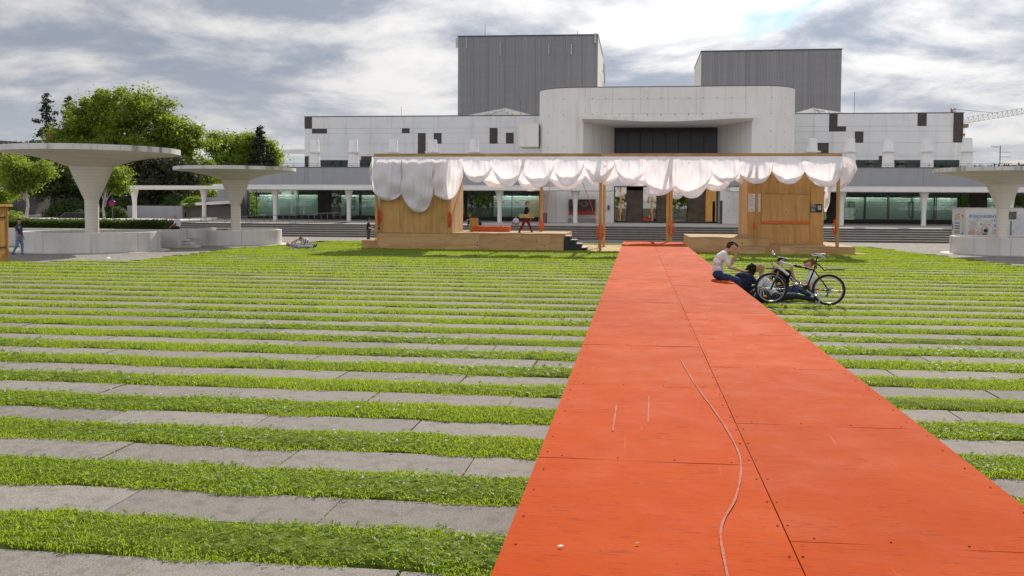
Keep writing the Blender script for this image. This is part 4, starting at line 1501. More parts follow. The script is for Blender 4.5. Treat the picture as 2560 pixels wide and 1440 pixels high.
# square patches of white tape stuck on the drapes, laid on the cloth where it hangs
from mathutils.bvhtree import BVHTree
M_TAPE = plain('white_tape', (.92, .92, .93), .6, var=.02)
bpy.context.view_layer.update()
swags = [o for o in COL.objects if o.name.startswith('swag')]
trees_ = []
for o in swags:
    trees_.append((o, BVHTree.FromPolygons([o.matrix_world @ v.co for v in o.data.vertices], [tuple(p.vertices) for p in o.data.polygons])))
for x, z, s in ((-12.4, 4.38, .05), (-12.35, 4.12, .04), (-9.32, 4.00, .06), (-9.25, 4.25, .05), (-9.05, 4.28, .04), (-1.86, 4.30, .05), (-1.5, 4.02, .06), (5.42, 4.30, .055), (5.42, 4.0, .06), (5.80, 4.28, .06), (5.80, 4.10, .05), (8.9, 4.28, .035), (8.9, 4.02, .035), (2.4, 4.2, .04), (-5.0, 4.2, .035)):
    best = None
    for o, t in trees_:
        h = t.ray_cast(Vector((x, 43.5, z)), Vector((0, 1, 0)))
        if h[0] is not None and (best is None or h[3] < best[1][3]):
            best = (o, h)
    if best:
        o, h = best
        n = h[1] if h[1].y < 0 else -h[1]
        a = n.cross(Vector((0, 0, 1))).normalized(); c = n.cross(a)
        q = MB().add([h[0] + n * .012 + a * i * s + c * j * s for i, j in ((-1, -1), (1, -1), (1, 1), (-1, 1))], [(0, 1, 2, 3)]).build('tape_patch', M_TAPE, o.parent)
# ------------------------------------------------------------------ concrete mushroom canopies in round basins
M_MUSH = concrete('mushroom_concrete', (.69, .645, .585), .25, .16, .85, boards=.35)
M_RIM = concrete('mushroom_rim', (.66, .645, .63), .8, .35, .85, tint=(.45, .42, .36))
M_BASIN = concrete('basin_concrete', (.62, .595, .57), .35, .5, .9, tint=(.75, .70, .64))
M_MOSS = plain('roof_moss', (.055, .06, .022), .95, var=.5, scale=5)
def mushroom(x, y, rc, zr0, zr1, rk, zk, rs, zs, rb, rbas, zb, label):
    m = empty('mushroom_canopy', (x, y, 0), label=label, cat='canopy', group='concrete mushroom canopies on the plaza')
    n = 72
    prof = [(rb, zb - .5), (rb * 1.02, zs - .9), (rs, zs), (rk, zk), (rk + (rc - rk) * .27, zk + (zr0 - zk) * .50), (rk + (rc - rk) * .62, zk + (zr0 - zk) * .84), (rc - .03, zr0)]
    MB().lathe(prof[:4], n, caps=False).build('stem', M_MUSH, m, angle=20)
    MB().lathe(prof[3:], n, caps=False).build('cap', M_MUSH, m, angle=30)
    k = 26
    for i in range(k):                               # the rim is cast in segments with fine joints
        a0, a1 = 2 * math.pi * i / k + .0016, 2 * math.pi * (i + 1) / k - .0016
        b = MB()
        vs = []
        for t in range(4):
            a = a0 + (a1 - a0) * t / 3
            c, s = math.cos(a), math.sin(a)
            vs += [((rc - .2) * c, (rc - .2) * s, zr0 + .005), (rc * c, rc * s, zr0), (rc * c, rc * s, zr1), ((rc - .2) * c, (rc - .2) * s, zr1)]
        fs = []
        for t in range(3):
            p = t * 4
            fs += [(p + 1, p + 5, p + 6, p + 2), (p + 2, p + 6, p + 7, p + 3), (p, p + 4, p + 5, p + 1)]
        fs += [(0, 1, 2, 3), (15, 14, 13, 12)]
        b.add(vs, fs).build('rim_segment', M_RIM, m)
    MB().lathe([(.01, zr1 - .03), (rc - .2, zr1 - .03)], 48, caps=False).build('roof', M_MOSS, m)
    gv = MB()
    rnd = random.Random(int(x * 10))
    for i in range(260):                              # grass and moss tufts growing along the edge of the roof
        a = rnd.uniform(0, 6.283)
        r = rc - rnd.uniform(.03, .5)
        px, py = r * math.cos(a), r * math.sin(a)
        h = rnd.uniform(.03, .12) * (1.5 if rnd.random() < .1 else 1)
        w = rnd.uniform(.02, .07)
        gv.add([(px - w, py, zr1 - .03), (px + w, py + .02, zr1 - .03), (px + rnd.uniform(-.05, .05), py, zr1 - .0 + h)], [(0, 1, 2)])
    o = gv.build('roof_tufts', M_MOSS, m, kind='stuff')
    # basin wall in cast segments
    k = 9
    for i in range(k):
        a0, a1 = 2 * math.pi * i / k + .0022 + .35, 2 * math.pi * (i + 1) / k - .0022 + .35
        vs, fs = [], []
        q = 8
        for t in range(q + 1):
            a = a0 + (a1 - a0) * t / q
            c, s = math.cos(a), math.sin(a)
            vs += [((rbas - .22) * c, (rbas - .22) * s, .02), (rbas * c, rbas * s, .02), (rbas * c, rbas * s, zb), ((rbas - .22) * c, (rbas - .22) * s, zb)]
        for t in range(q):
            p = t * 4
            fs += [(p + 1, p + 5, p + 6, p + 2), (p + 2, p + 6, p + 7, p + 3), (p + 4, p, p + 3, p + 7)]
        fs += [(0, 1, 2, 3), (4 * q + 3, 4 * q + 2, 4 * q + 1, 4 * q)]
        bevel(MB().add(vs, fs).build('basin_wall', M_BASIN, m), .012)
    MB().lathe([(.01, zb - .45), (rbas - .22, zb - .45)], 40, caps=False).build('basin_bed', M_MOSS, m)
    MB().lathe([(rbas + .42, .004), (rbas + .42, .012), (rbas - .1, .012)], 60, caps=False).build('basin_kerb', M_BASIN, m)
    return m
mushroom(-24.65, 41.0, 3.85, 4.40, 4.64, .96, 3.80, .315, 2.30, .29, 2.95, .88, 'largest concrete mushroom canopy over a round basin beside the yellow wooden hut')
mushroom(-21.55, 49.7, 3.20, 3.95, 4.13, .76, 3.45, .25, 2.10, .245, 2.43, .80, 'smaller concrete mushroom canopy standing before the foyer glass and railing')
mushroom(17.36, 48.6, 3.12, 3.88, 4.07, .75, 3.30, .27, 2.17, .26, 2.28, .83, 'concrete mushroom canopy at the right in front of the white refrigerated trailer')

# planter wall behind the left basin, with a small stair at its end
M_WALL = concrete('garden_wall_concrete', (.60, .575, .55), .2, .3, .9)
w = empty('garden_wall', (-22.1, 44.2, 0), label='low pale concrete wall holding up the clipped hedge behind the left basin', cat='wall')
def wl_part(mb, name, mat):
    o = mb.build(name, mat, w)
    o.matrix_parent_inverse = Matrix.Translation((22.1, -44.2, 0))
    return o
for x0, x1 in ((-34.0, -31.2), (-31.2, -28.4), (-28.4, -25.3), (-25.3, -22.1)):
    bevel(wl_part(MB().box(x0 + .006, x1 - .006, 44.2, 44.45, 0, .90), 'wall_panel', M_WALL), .012)
for x0, x1 in ((-34.0, -31.2), (-31.2, -28.4), (-28.4, -25.3), (-25.3, -22.36)):
    pass
bevel(wl_part(MB().box(-22.35, -22.1, 44.46, 48.5, 0, .90), 'return_wall', M_WALL), .012)
bevel(wl_part(MB().box(-22.09, -21.62, 45.1, 45.6, .45, .90), 'seat_block', M_WALL), .012)
tag(MB().box(-34, -22.36, 44.46, 50.5, -.02, .80).build('planting_bed', M_SOIL), kind='structure')
sst = empty('garden_steps', (-22.1, 44.6, 0), label='three short concrete steps at the end of the hedge wall', cat='steps')
for i, (x1, z) in enumerate(((-21.35, .13), (-21.62, .28), (-21.86, .43))):
    bevel(MB().box(.01, x1 + 22.1, 0 + i * .02, .48, z - .125, z).build('step', M_WALL, sst), .01)

# yellow wooden hut, cut by the left edge of the picture
hut = empty('wooden_hut', (-22.55, 31.24, 0), rad(90), label='yellow wooden hut with black strap hinges at the left edge', cat='hut')
M_HUT = plywood('hut_board', (.60, .34, .115), (.48, .25, .075), 'z', knots=False)
for i in range(6):
    x = -1.36 + i * .36
    bevel(MB().box(x + .004, x + .356, 0, .03, .12, 1.98).build('plank', M_HUT, hut), .004)
MB().box(.80, .86, -.02, .05, .05, 2.02).build('corner_board', M_HUT, hut)
for i in range(5):
    bevel(MB().box(.84, .87, .06 + i * .4, .455 + i * .4, .12, 1.98).build('plank', M_HUT, hut), .004)
MB().box(-1.36, .84, .03, 2.1, .1, 1.98).build('body', M_HUT, hut)
bevel(MB().box(-1.5, 1.0, -.12, 2.2, 2.0, 2.08).build('roof', M_HUT, hut), .01)
MB().box(-1.4, .86, -.03, -.002, .05, .13).build('skirting', M_HUT, hut)
for z in (.55, 1.62):
    b = MB().box(.20, .66, -.02, -.002, z - .025, z + .025)
    b.add([(.66, -.02, z - .07), (.72, -.02, z), (.66, -.02, z + .07), (.66, -.004, z - .07), (.72, -.004, z), (.66, -.004, z + .07)], [(0, 1, 2), (5, 4, 3), (0, 3, 4, 1), (1, 4, 5, 2)])
    b.build('hinge', M_FRAME, hut)

# clipped hedge on the wall
def leaf_cloud(pts_fn, n, size, flat=.35):
    """n little leaf quads; pts_fn(n) gives positions and outward normals"""
    P, Nn = pts_fn(n)
    t = RNG.normal(size=(n, 3))
    nn = Nn + RNG.normal(scale=.75, size=(n, 3))
    nn /= np.linalg.norm(nn, axis=1)[:, None] + 1e-9
    u = np.cross(nn, t); u /= np.linalg.norm(u, axis=1)[:, None] + 1e-9
    v = np.cross(nn, u)
    s = size * RNG.uniform(.6, 1.3, n)[:, None]
    q = np.stack([P - u * s, P - v * s * .55, P + u * s, P + v * s * .55], 1)
    return q.reshape(-1, 3)
def mat_leaf(name, a, b, c, tr, mixf=.45):
    m = NT(name)
    g = m.n('ShaderNodeNewGeometry')
    p = m.coord()
    k = m.mix(g.outputs['Random Per Island'], a, b)
    k = m.mix(m.math('MULTIPLY', m.ramp(m.noise(p, .55, 3), .42, .66), .55), k, c)
    return m.bsdf(k, .6, 0, .22, None, (mixf, m.mix(.5, k, tr)))
M_LEAF = mat_leaf('leaf', (.095, .155, .016), (.16, .23, .024), (.19, .24, .028), (.46, .58, .04))
M_LEAFY = mat_leaf('young_leaf', (.10, .17, .022), (.17, .245, .03), (.20, .26, .035), (.46, .58, .05))
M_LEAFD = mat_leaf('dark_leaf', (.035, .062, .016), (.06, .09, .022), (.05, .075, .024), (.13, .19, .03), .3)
M_BEECH = mat_leaf('copper_leaf', (.035, .042, .02), (.075, .07, .04), (.06, .08, .03), (.15, .16, .05), .3)
M_NEEDLE = mat_leaf('needle', (.014, .026, .016), (.026, .04, .024), (.02, .03, .02), (.03, .05, .02), .15)
M_HEDGE = mat_leaf('hedge_leaf', (.035, .07, .012), (.075, .12, .02), (.06, .10, .018), (.16, .24, .03))
M_BARK = plain('bark', (.11, .085, .065), .9, var=.4, scale=7, bump=.4)
M_BARKW = plain('pale_bark', (.52, .47, .43), .85, var=.25, scale=9, bump=.2)
def quads_obj(name, verts, mat, parent=None, **tags):
    n = len(verts) // 4
    me = fast_mesh(name, verts, np.arange(4 * n), np.full(n, 4), [mat])
    return link(name, me, parent, **tags)
def box_pts(x0, x1, y0, y1, z0, z1):
    def fn(n):
        P = RNG.uniform((x0, y0, z0), (x1, y1, z1), (n, 3))
        side = RNG.integers(0, 4, n)
        P[side == 0, 1] = y0; P[side == 1, 2] = z1; P[side == 2, 1] = y0 + RNG.uniform(0, .2, (side == 2).sum())
        P += RNG.normal(scale=.035, size=P.shape)
        N = np.zeros_like(P); N[:, 1] = -.6; N[:, 2] = .7
        return P, N
    return fn
hd = empty('hedge', (-28, 46.2, .8), label='long low clipped green hedge on top of the pale wall', cat='hedge')
o = quads_obj('leaves', leaf_cloud(box_pts(-33.8, -23.4, 45.4, 46.9, .82, 1.28), 16000, .045), M_HEDGE, hd)
o.matrix_parent_inverse = Matrix.Translation((28, -46.2, -.8))
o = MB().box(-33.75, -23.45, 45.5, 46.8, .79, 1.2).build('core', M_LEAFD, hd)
o.matrix_parent_inverse = Matrix.Translation((28, -46.2, -.8))
# ------------------------------------------------------------------ trees
def branchy(b, base, top, r0, lobes, n=10, seed=0):
    """trunk and limbs reaching into the lobes of the crown"""
    rnd = random.Random(seed)
    base, top = Vector(base), Vector(top)
    mid = (base + top) / 2 + Vector((rnd.uniform(-.2, .2), rnd.uniform(-.2, .2), 0))
    b.tube([base, base + (mid - base) * .15, mid, top], [r0 * 1.25, r0, r0 * .8, r0 * .5], 10)
    for L in lobes:
        c = Vector(L[:3])
        s = base + (top - base) * rnd.uniform(.55, 1.0)
        k = (s + c) / 2 + Vector((rnd.uniform(-.3, .3), rnd.uniform(-.3, .3), rnd.uniform(-.1, .4)))
        b.tube([s, k, c], [r0 * .36, r0 * .22, r0 * .07], 6)
        for _ in range(3):
            e = c + Vector((rnd.uniform(-1, 1) * L[3] * .7, rnd.uniform(-1, 1) * L[3] * .7, rnd.uniform(-.5, .9) * L[3] * .7))
            b.tube([k, (k + e) / 2 + Vector((0, 0, .15)), e], [r0 * .14, r0 * .09, r0 * .03], 5)
def crown_pts(lobes, clumps, spread, hollow=.45):
    """leaves sit in clumps scattered through the outer shell of every lobe"""
    L = np.array(lobes, float)
    vol = L[:, 3] ** 2
    def fn(n):
        cn = sum(clumps if isinstance(clumps, (list, tuple)) else [clumps])
        which = RNG.choice(len(L), cn, p=vol / vol.sum())
        d = RNG.normal(size=(cn, 3)); d /= np.linalg.norm(d, axis=1)[:, None]
        rr = RNG.uniform(hollow, 1.06, cn)[:, None]
        C = L[which, :3] + d * rr * L[which, 3:4] * np.array([1, 1, .82])
        ci = RNG.integers(0, cn, n)
        sz = RNG.uniform(.6, 1.4, cn)[ci][:, None]
        off = RNG.normal(size=(n, 3)) * spread * sz * np.array([1, 1, .62])
        P = C[ci] + off
        N = d[ci] * .6 + np.array([0, 0, .7])
        return P, N
    return fn
def tree(name, x, y, z, h, r0, lobes, nleaf, size, clumps, spread, leaf, bark, label, group=None, cat='tree', hollow=.45, seed=0):
    t = empty(name, (x, y, z), label=label, cat=cat, group=group)
    b = MB()
    branchy(b, (0, 0, 0), (0, 0, h), r0, lobes, seed=seed)
    b.build('trunk', bark, t, smooth=True)
    quads_obj('crown', leaf_cloud(crown_pts(lobes, clumps, spread, hollow), nleaf, size), leaf, t)
    return t
def lobes_for(w, z0, z1, n, seed, flat=1.0, r=(.22, .36)):
    """lobes filling an ellipsoid of half width w between heights z0 and z1"""
    rnd = random.Random(seed)
    out = []
    cz, hz = (z0 + z1) / 2, (z1 - z0) / 2
    for i in range(n):
        while True:
            p = (rnd.uniform(-1, 1), rnd.uniform(-1, 1), rnd.uniform(-1, 1))
            if p[0] ** 2 + p[1] ** 2 + p[2] ** 2 < 1: break
        rr = rnd.uniform(*r) * min(w, hz * 1.2)
        out.append((p[0] * (w - rr), p[1] * (w - rr) * flat, cz + p[2] * (hz - rr), rr))
    return out
G = 'trees behind the mushroom canopies'
# the great plane tree
big = [(-7.6, 0, 6.0, 2.5), (8.0, 0, 7.2, 2.2), (9.0, 0, 4.6, 2.0), (-7.9, 0, 3.6, 2.0), (6.6, .3, 8.6, 2.0), (-5.4, 0, 6.6, 2.9), (-2.6, .5, 10.2, 3.1), (.6, 0, 10.6, 3.0), (3.6, .3, 10.2, 2.6), (5.9, 0, 7.4, 2.3), (.2, -1, 6.6, 3.4), (3.2, -1, 6.0, 3.0), (-3.4, -1, 6.2, 3.0), (-6.4, .4, 4.3, 2.2), (6.8, 0, 4.6, 2.0), (-.8, -1, 4.0, 3.2), (2.6, -.5, 3.6, 2.8), (-4.2, 1, 8.6, 2.4), (5.0, .5, 9.0, 1.8), (-1.0, 1.0, 12.0, 1.6), (2.0, .6, 12.0, 1.5)]
tree('plane_tree', -53.0, 93, .9, 7, .55, big, 85000, .17, 560, .5, M_LEAF, M_BARK, 'largest broad leafy tree, towering over the left mushroom canopy', G, hollow=.35, seed=1)
tree('leafy_tree', -45.2, 104, .9, 5, .35, lobes_for(5.0, 2.0, 10.6, 18, 5) , 36000, .17, 330, .5, M_LEAFY, M_BARK, 'bright green round tree between the big tree and the theatre', G, seed=2)
tree('leafy_tree', -49.5, 97, .9, 4, .30, lobes_for(3.2, 1.5, 8.6, 10, 8), 18000, .16, 150, .45, M_LEAFY, M_BARK, 'yellow green tree at the right foot of the largest tree', G, seed=3)
tree('leafy_tree', -41.6, 103, .9, 3.4, .28, lobes_for(3.0, 1.4, 8.0, 10, 18), 16000, .15, 120, .4, M_LEAF, M_BARK, 'small green tree next to the fir by the theatre corner', G, seed=13)
tree('copper_beech', -44.6, 86, .9, 4, .35, lobes_for(4.2, .8, 6.4, 14, 11), 24000, .15, 240, .42, M_BEECH, M_BARK, 'dark copper leaved tree between the two left mushroom canopies', G, seed=4)
tree('dark_tree', -54.5, 84, .6, 4, .3, lobes_for(5.2, 1.2, 6.4, 14, 14), 24000, .16, 230, .5, M_LEAFD, M_BARK, 'dark shaded tree under the big tree behind the left canopy', G, seed=5)
def conifer(x, y, z, h, w, label, seed, lean=0.0):
    t = empty('fir_tree', (x, y, z), label=label, cat='tree', group=G)
    rnd = random.Random(seed)
    b = MB().tube([(0, 0, 0), (lean * .5, 0, h * .5), (lean, 0, h)], [.22, .14, .03], 7)
    P, N = [], []
    for i in range(46):
        v = (i + .5) / 46
        zz = h * (.12 + .88 * v)
        L = w * (1 - v) ** .8 * rnd.uniform(.65, 1.15) + .12
        a = i * 2.4 + rnd.uniform(-.4, .4)
        tip = Vector((lean * v + L * math.cos(a), L * math.sin(a), zz - .12 * L + .25 * L * (v > .7)))
        s = Vector((lean * v, 0, zz))
        b.tube([s, (s + tip) / 2 + Vector((0, 0, .06 * L)), tip], [.04, .03, .01], 4)
        m = int(150 * L / w) + 22
        tt = RNG.uniform(.15, 1.02, m)[:, None]
        q = np.array(s)[None] + (np.array(tip) - np.array(s))[None] * tt
        q += RNG.normal(size=(m, 3)) * np.array([.20, .20, .10]) * (1.15 - tt * .5) * (w / 2.4)
        q[:, 2] -= RNG.uniform(0, .22, m)
        P.append(q); N.append(np.tile([[math.cos(a) * .3, math.sin(a) * .3, .5]], (m, 1)))
    b.build('trunk', M_BARK, t)
    P, N = np.concatenate(P), np.concatenate(N)
    quads_obj('crown', leaf_cloud(lambda n: (P, N), len(P), .15), M_NEEDLE, t)
conifer(-65.4, 100, .9, 13.6, 3.2, 'tall dark fir tree left of the big leafy tree', 3)
conifer(-63.4, 101, .9, 13.4, 2.2, 'second dark fir tree top peeping over the big leafy tree', 4)
conifer(-40.6, 100, .9, 9.8, 2.5, 'dark fir tree at the right end of the tree group by the theatre', 5)
conifer(-38.9, 99, .9, 6.2, 1.7, 'smallest dark fir tree close to the theatre corner', 6)
# young street trees with pale stems behind the hedge
G2 = 'young trees behind the hedge'
tree('young_tree', -37.5, 55, .6, 2.9, .11, lobes_for(2.0, 1.6, 5.3, 11, 21, r=(.28, .46)), 12000, .085, 150, .25, M_LEAFY, M_BARKW, 'young tree with a pale trunk behind the person at the hut', G2, seed=6)
tree('young_tree', -36.3, 62, .6, 2.4, .09, lobes_for(2.1, 1.9, 4.5, 10, 24, r=(.28, .46)), 11000, .09, 140, .25, M_LEAFY, M_BARKW, 'young tree with a slim pale trunk right behind the largest canopy stem', G2, seed=7)
tree('young_tree', -41.5, 52, .6, 3.0, .12, lobes_for(2.4, 1.2, 5.4, 11, 27), 11000, .09, 140, .28, M_LEAFY, M_BARKW, 'young tree cut by the left edge behind the hut', G2, seed=8)
tree('locust_tree', -33.2, 44, 0, 6.0, .16, [(.2, 0, 6.6, .9), (.5, 0, 7.3, .8), (-.6, 0, 5.9, .9), (.3, .2, 5.3, .6), (-1, 0, 7.2, 1.0)], 6000, .07, 90, .2, M_LEAF, M_BARK, 'feathery tree branch reaching in at the top left edge', None, seed=9)
tree('young_tree', -50.5, 70, .6, 2.6, .11, lobes_for(2.2, 1.2, 4.6, 10, 31), 9000, .11, 120, .28, M_LEAF, M_BARK, 'mid green tree in front of the dark house on the left', G2, seed=10)
# bushes
def bush(x, y, z, r, h, n, size, mat, label, group='bushes on the left side'):
    def fn(k):
        d = RNG.normal(size=(k, 3)); d[:, 2] = np.abs(d[:, 2]); d /= np.linalg.norm(d, axis=1)[:, None]
        rr = RNG.uniform(.7, 1.05, k)[:, None] * (1 + .08 * np.sin(d[:, :1] * 9) * np.cos(d[:, 1:2] * 7))
        P = d * rr * np.array([r, r, h])
        return P, d + np.array([0, 0, .4])
    t = empty('bush', (x, y, z), label=label, cat='bush', group=group)
    quads_obj('leaves', leaf_cloud(fn, n, size), mat, t)
    MB().tube([(0, 0, -.1), (0, 0, h * .7)], [.06, .03], 5).build('stem', M_BARK, t)
bush(-37.7, 78.5, 1.95, 1.15, .85, 5200, .08, M_LEAFY, 'bright green rounded bush on the planter wall', 'bushes')
for x, y, r, h, lab in ((-45.2, 76, .75, .95, 'clipped round bush behind the round traffic sign'), (-43.4, 76, .85, 1.05, 'larger clipped round bush left of the first canopy column'), (-46.8, 76, .6, .8, 'smallest clipped round bush beside the young tree')):
    bush(x, y, .8, r, h, 3600, .07, M_HEDGE, lab)
for x, y, z, r, h, mt, lab in ((-49.0, 68, .5, 2.6, 1.15, M_LEAF, 'wide low bush in front of the parked car'), (-53.5, 74, .5, 2.4, 1.8, M_LEAFD, 'dark bush under the house wall'), (-58.5, 78, .5, 2.6, 2.4, M_LEAFD, 'tall dark bush at the left behind the person'), (-63, 80, .5, 3.0, 3.2, M_LEAFD, 'darkest bush at the far left under the trees'), (-68, 82, .5, 3.4, 3.8, M_LEAFD, 'big dark bush at the left picture edge'),
                           (-50.2, 80, .5, 2.2, 2.0, M_LEAFD, 'dark bush right behind the largest canopy stem'), (-46.5, 83, .5, 2.4, 2.2, M_LEAFD, 'dark bush below the copper beech'), (-41.5, 84, .7, 2.6, 2.4, M_LEAFD, 'dark bush behind the planter wall'), (-38.0, 88, .7, 2.6, 3.0, M_LEAF, 'leafy bush between canopy columns'), (-44.5, 92, .7, 3.0, 3.6, M_LEAF, 'tall leafy bush behind the long canopy')):
    bush(x, y, z, r, h, 5200, .12, mt, lab)
# a distant wood closing the view on the left and behind the camera
def wood(name, x0, x1, y0, y1, h, n, seed):
    rnd = np.random.default_rng(seed)
    k = 260
    C = np.stack([rnd.uniform(x0, x1, k), rnd.uniform(y0, y1, k), rnd.uniform(.25, .95, k) * h], 1)
    ci = rnd.integers(0, k, n)
    P = C[ci] + rnd.normal(size=(n, 3)) * np.array([1.5, 1.2, 1.0])
    P[:, 2] = np.abs(P[:, 2])
    o = quads_obj(name, leaf_cloud(lambda q: (P, rnd.normal(size=(n, 3)) + np.array([0, 0, .6])), n, .55), M_LEAF)
    o['kind'] = 'stuff'
    o['label'] = 'far wood of dark green trees'
wood('far_wood', -150, -62, 118, 150, 8.5, 16000, 5)
wood('far_wood', -110, 110, -75, -55, 11.0, 24000, 6)

# ------------------------------------------------------------------ houses on the left
M_BRICKW = plain('dark_render', (.085, .085, .092), .85, var=.15, scale=1.2)
M_TILE = plain('roof_tile', (.075, .055, .05), .8, var=.35, scale=5)
M_CHIM = plain('chimney_brick', (.22, .085, .065), .85, var=.3, scale=8)
h1 = empty('house', (-53, 90, .5), label='dark grey house behind the trees on the left', cat='house')
MB().box(-5, 5, 0, 7, 0, 5.6).build('wall', M_BRICKW, h1)
MB().prism_y([(-5.4, 5.6), (5.4, 5.6), (0, 8.2)], -.4, 7.4).build('roof', M_TILE, h1)
for x in (-3.6, -1.0, 1.2, 3.2):
    for z in (1.0, 3.4):
        f = MB().box(x, x + .85, -.05, .05, z, z + 1.35).build('window', M_FRAME, h1)
        MB().box(x + .06, x + .40, -.06, -.051, z + .06, z + 1.29).build('pane', M_BLACK, f)
        MB().box(x + .45, x + .79, -.06, -.051, z + .06, z + 1.29).build('pane', M_BLACK, f)
h2 = empty('house', (-65.5, 92, .5), label='house with a dark tiled roof and red brick chimney at the left edge', cat='house')
MB().box(-6, 4, 0, 8, 0, 6.2).build('wall', M_BRICKW, h2)
r = MB()
r.add([(-6.4, -.5, 6.1), (4.4, -.5, 6.1), (2.6, 4, 8.0), (-5, 4, 8.6), (-6.4, 8.5, 6.1), (4.4, 8.5, 6.1)], [(0, 1, 2, 3), (3, 2, 5, 4), (1, 5, 2), (4, 0, 3)])
rf = r.build('roof', M_TILE, h2)
b = MB()
for i in range(16):
    v = i / 16
    b.box(-6.3 + 1.3 * v, 4.3 - 1.7 * v, -.5 + 4.5 * v - .03, -.5 + 4.5 * v + .03, 6.1 + 2.1 * v + .02, 6.1 + 2.1 * v + .06)
b.build('tile_courses', M_TILE, rf)
MB().box(4.4, 5.1, 1.5, 2.5, 5.5, 9.4).build('chimney', M_CHIM, h2)
MB().box(4.35, 5.15, 1.45, 2.55, 9.4, 9.5).build('chimney_cap', M_TILE, h2)
# low brick wall and parked car by the street
lw = tag(MB().box(-50.5, -47.0, 66.0, 66.3, 0, 1.15).build('brick_wall', M_CHIM), 'low dark red brick wall left of the largest canopy stem', 'wall')
car = empty('parked_car', (-46.4, 75.2, .0), label='dark parked car with a red tail light behind the hedge', cat='car')
prof = [(-1.9, .35), (1.9, .35), (1.95, .75), (1.55, .95), (1.0, 1.38), (-.7, 1.42), (-1.35, 1.0), (-1.9, .9)]
bevel(MB().prism_y(prof, -.8, .8).build('body', plain('car_paint', (.03, .032, .04), .25), car), .06)
MB().prism_y([(.95, 1.02), (1.35, 1.0), (.9, 1.32), (-.6, 1.34), (-1.1, 1.02)], -.815, -.80).build('window', M_BLACK, car)
for x in (-1.2, 1.2):
    w_ = MB()
    w_.tube([(x, -.84, .32), (x, -.62, .32)], [.32, .32], 16)
    w_.build('wheel', M_FRAME, car)
MB().box(1.86, 1.97, -.75, -.45, .72, .92).build('tail_light', plain('tail_red', (.45, .015, .012), .3), car)
# round traffic sign and dark red litter bin
sg = empty('traffic_sign', (-34.6, 60, .4), label='round blue and red no stopping sign on a thin post', cat='sign')
MB().tube([(0, 0, 0), (0, 0, 2.2)], .028, 8).build('post', M_STEEL, sg)
d = MB(); d.tube([(0, -.03, 1.78), (0, -.05, 1.78)], [.23, .23], 24); d.build('disc', plain('sign_blue', (.02, .04, .22), .4), sg)
ring = MB()
for i in range(24):
    a0, a1 = 6.2832 * i / 24, 6.2832 * (i + 1) / 24
    ring.quad((.23 * math.cos(a0), -.054, 1.78 + .23 * math.sin(a0)), (.18 * math.cos(a0), -.054, 1.78 + .18 * math.sin(a0)), (.18 * math.cos(a1), -.054, 1.78 + .18 * math.sin(a1)), (.23 * math.cos(a1), -.054, 1.78 + .23 * math.sin(a1)))
for s in (1, -1):
    ring.quad((-.15 * s - .03, -.056, 1.78 - .15), (-.15 * s + .03, -.056, 1.78 - .15), (.15 * s + .03, -.056, 1.78 + .15), (.15 * s - .03, -.056, 1.78 + .15))
ring.build('red_ring', plain('sign_red', (.50, .02, .03), .4), sg)
bn = empty('litter_bin', (-34.5, 58.5, .45), label='dark red round litter bin behind the hedge', cat='bin')
MB().lathe([(.17, .1), (.19, .5), (.16, .56)], 14).build('drum', plain('bin_red', (.17, .02, .018), .4), bn)
MB().lathe([(.20, .56), (.18, .62), (.05, .66)], 14).build('lid', plain('bin_lid', (.10, .02, .018), .4), bn)
# grey bin by the stage, on the terrace
gb = empty('waste_bin', (-6.75, 70.2, .92), label='dark grey square waste bin on the terrace behind the stage', cat='bin')
bevel(MB().box(-.28, .22, -.25, .25, .02, .70).build('body', plain('bin_grey', (.075, .08, .088), .5), gb), .02)
bevel(MB().box(-.30, .24, -.27, .27, .705, .75).build('lid', M_FRAME, gb), .015)

# ------------------------------------------------------------------ terrace on the left: planter walls, ramp and railings
pw = empty('planter_wall', (-41.5, 78, .9), label='grey concrete planter wall sloping up behind the left canopy columns', cat='wall')
def pwp(mb, name, mat, **k):
    o = mb.build(name, mat, pw, **k)
    o.matrix_parent_inverse = Matrix.Translation((41.5, -78, -.9))
    return o
pwp(MB().prism_y([(-43.4, .9), (-38.4, .9), (-38.4, 2.0), (-43.4, 2.0)], 77.6, 78.0), 'wall_panel', M_GREY)
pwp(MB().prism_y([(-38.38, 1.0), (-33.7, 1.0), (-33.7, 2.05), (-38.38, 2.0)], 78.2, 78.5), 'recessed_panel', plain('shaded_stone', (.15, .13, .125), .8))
pwp(MB().prism_y([(-38.4, 1.98), (-33.7, 2.25), (-33.7, 2.5), (-38.4, 2.22)], 77.5, 79.2), 'coping', M_CONC)
pwp(MB().box(-38.6, -33.7, 79.3, 79.6, 1.9, 2.75), 'rear_wall', M_GREY)
rp = empty('ramp', (-30, 67, .0), label='concrete ramp on the left side of the terrace steps', cat='ramp')
MB().prism_y([(-13, -.0), (-3.9, -.0), (9.3, .92), (9.3, .98), (-3.9, .50), (-13, .30)], -1.0, .9).build('slope', M_TERR, rp)
def rail(x0, x1, y, z0a, z0b, z1a, z1b, step, label):
    r_ = empty('railing', (x0, y, 0), label=label, cat='railing', group='grey steel railings of the terrace ramp')
    b = MB().tube([(0, 0, z1a), (x1 - x0, 0, z1b)], .026, 6); b.build('handrail', M_STEEL, r_)
    b = MB().tube([(0, 0, z0a + .06), (x1 - x0, 0, z0b + .06)], .016, 6); b.build('lower_rail', M_STEEL, r_)
    n = max(1, round((x1 - x0) / step))
    for i in range(n + 1):
        t = i / n
        x = (x1 - x0) * t
        MB().bar((x, 0, z0a + (z0b - z0a) * t), (x, 0, z1a + (z1b - z1a) * t), .028).build('baluster', M_STEEL, r_)
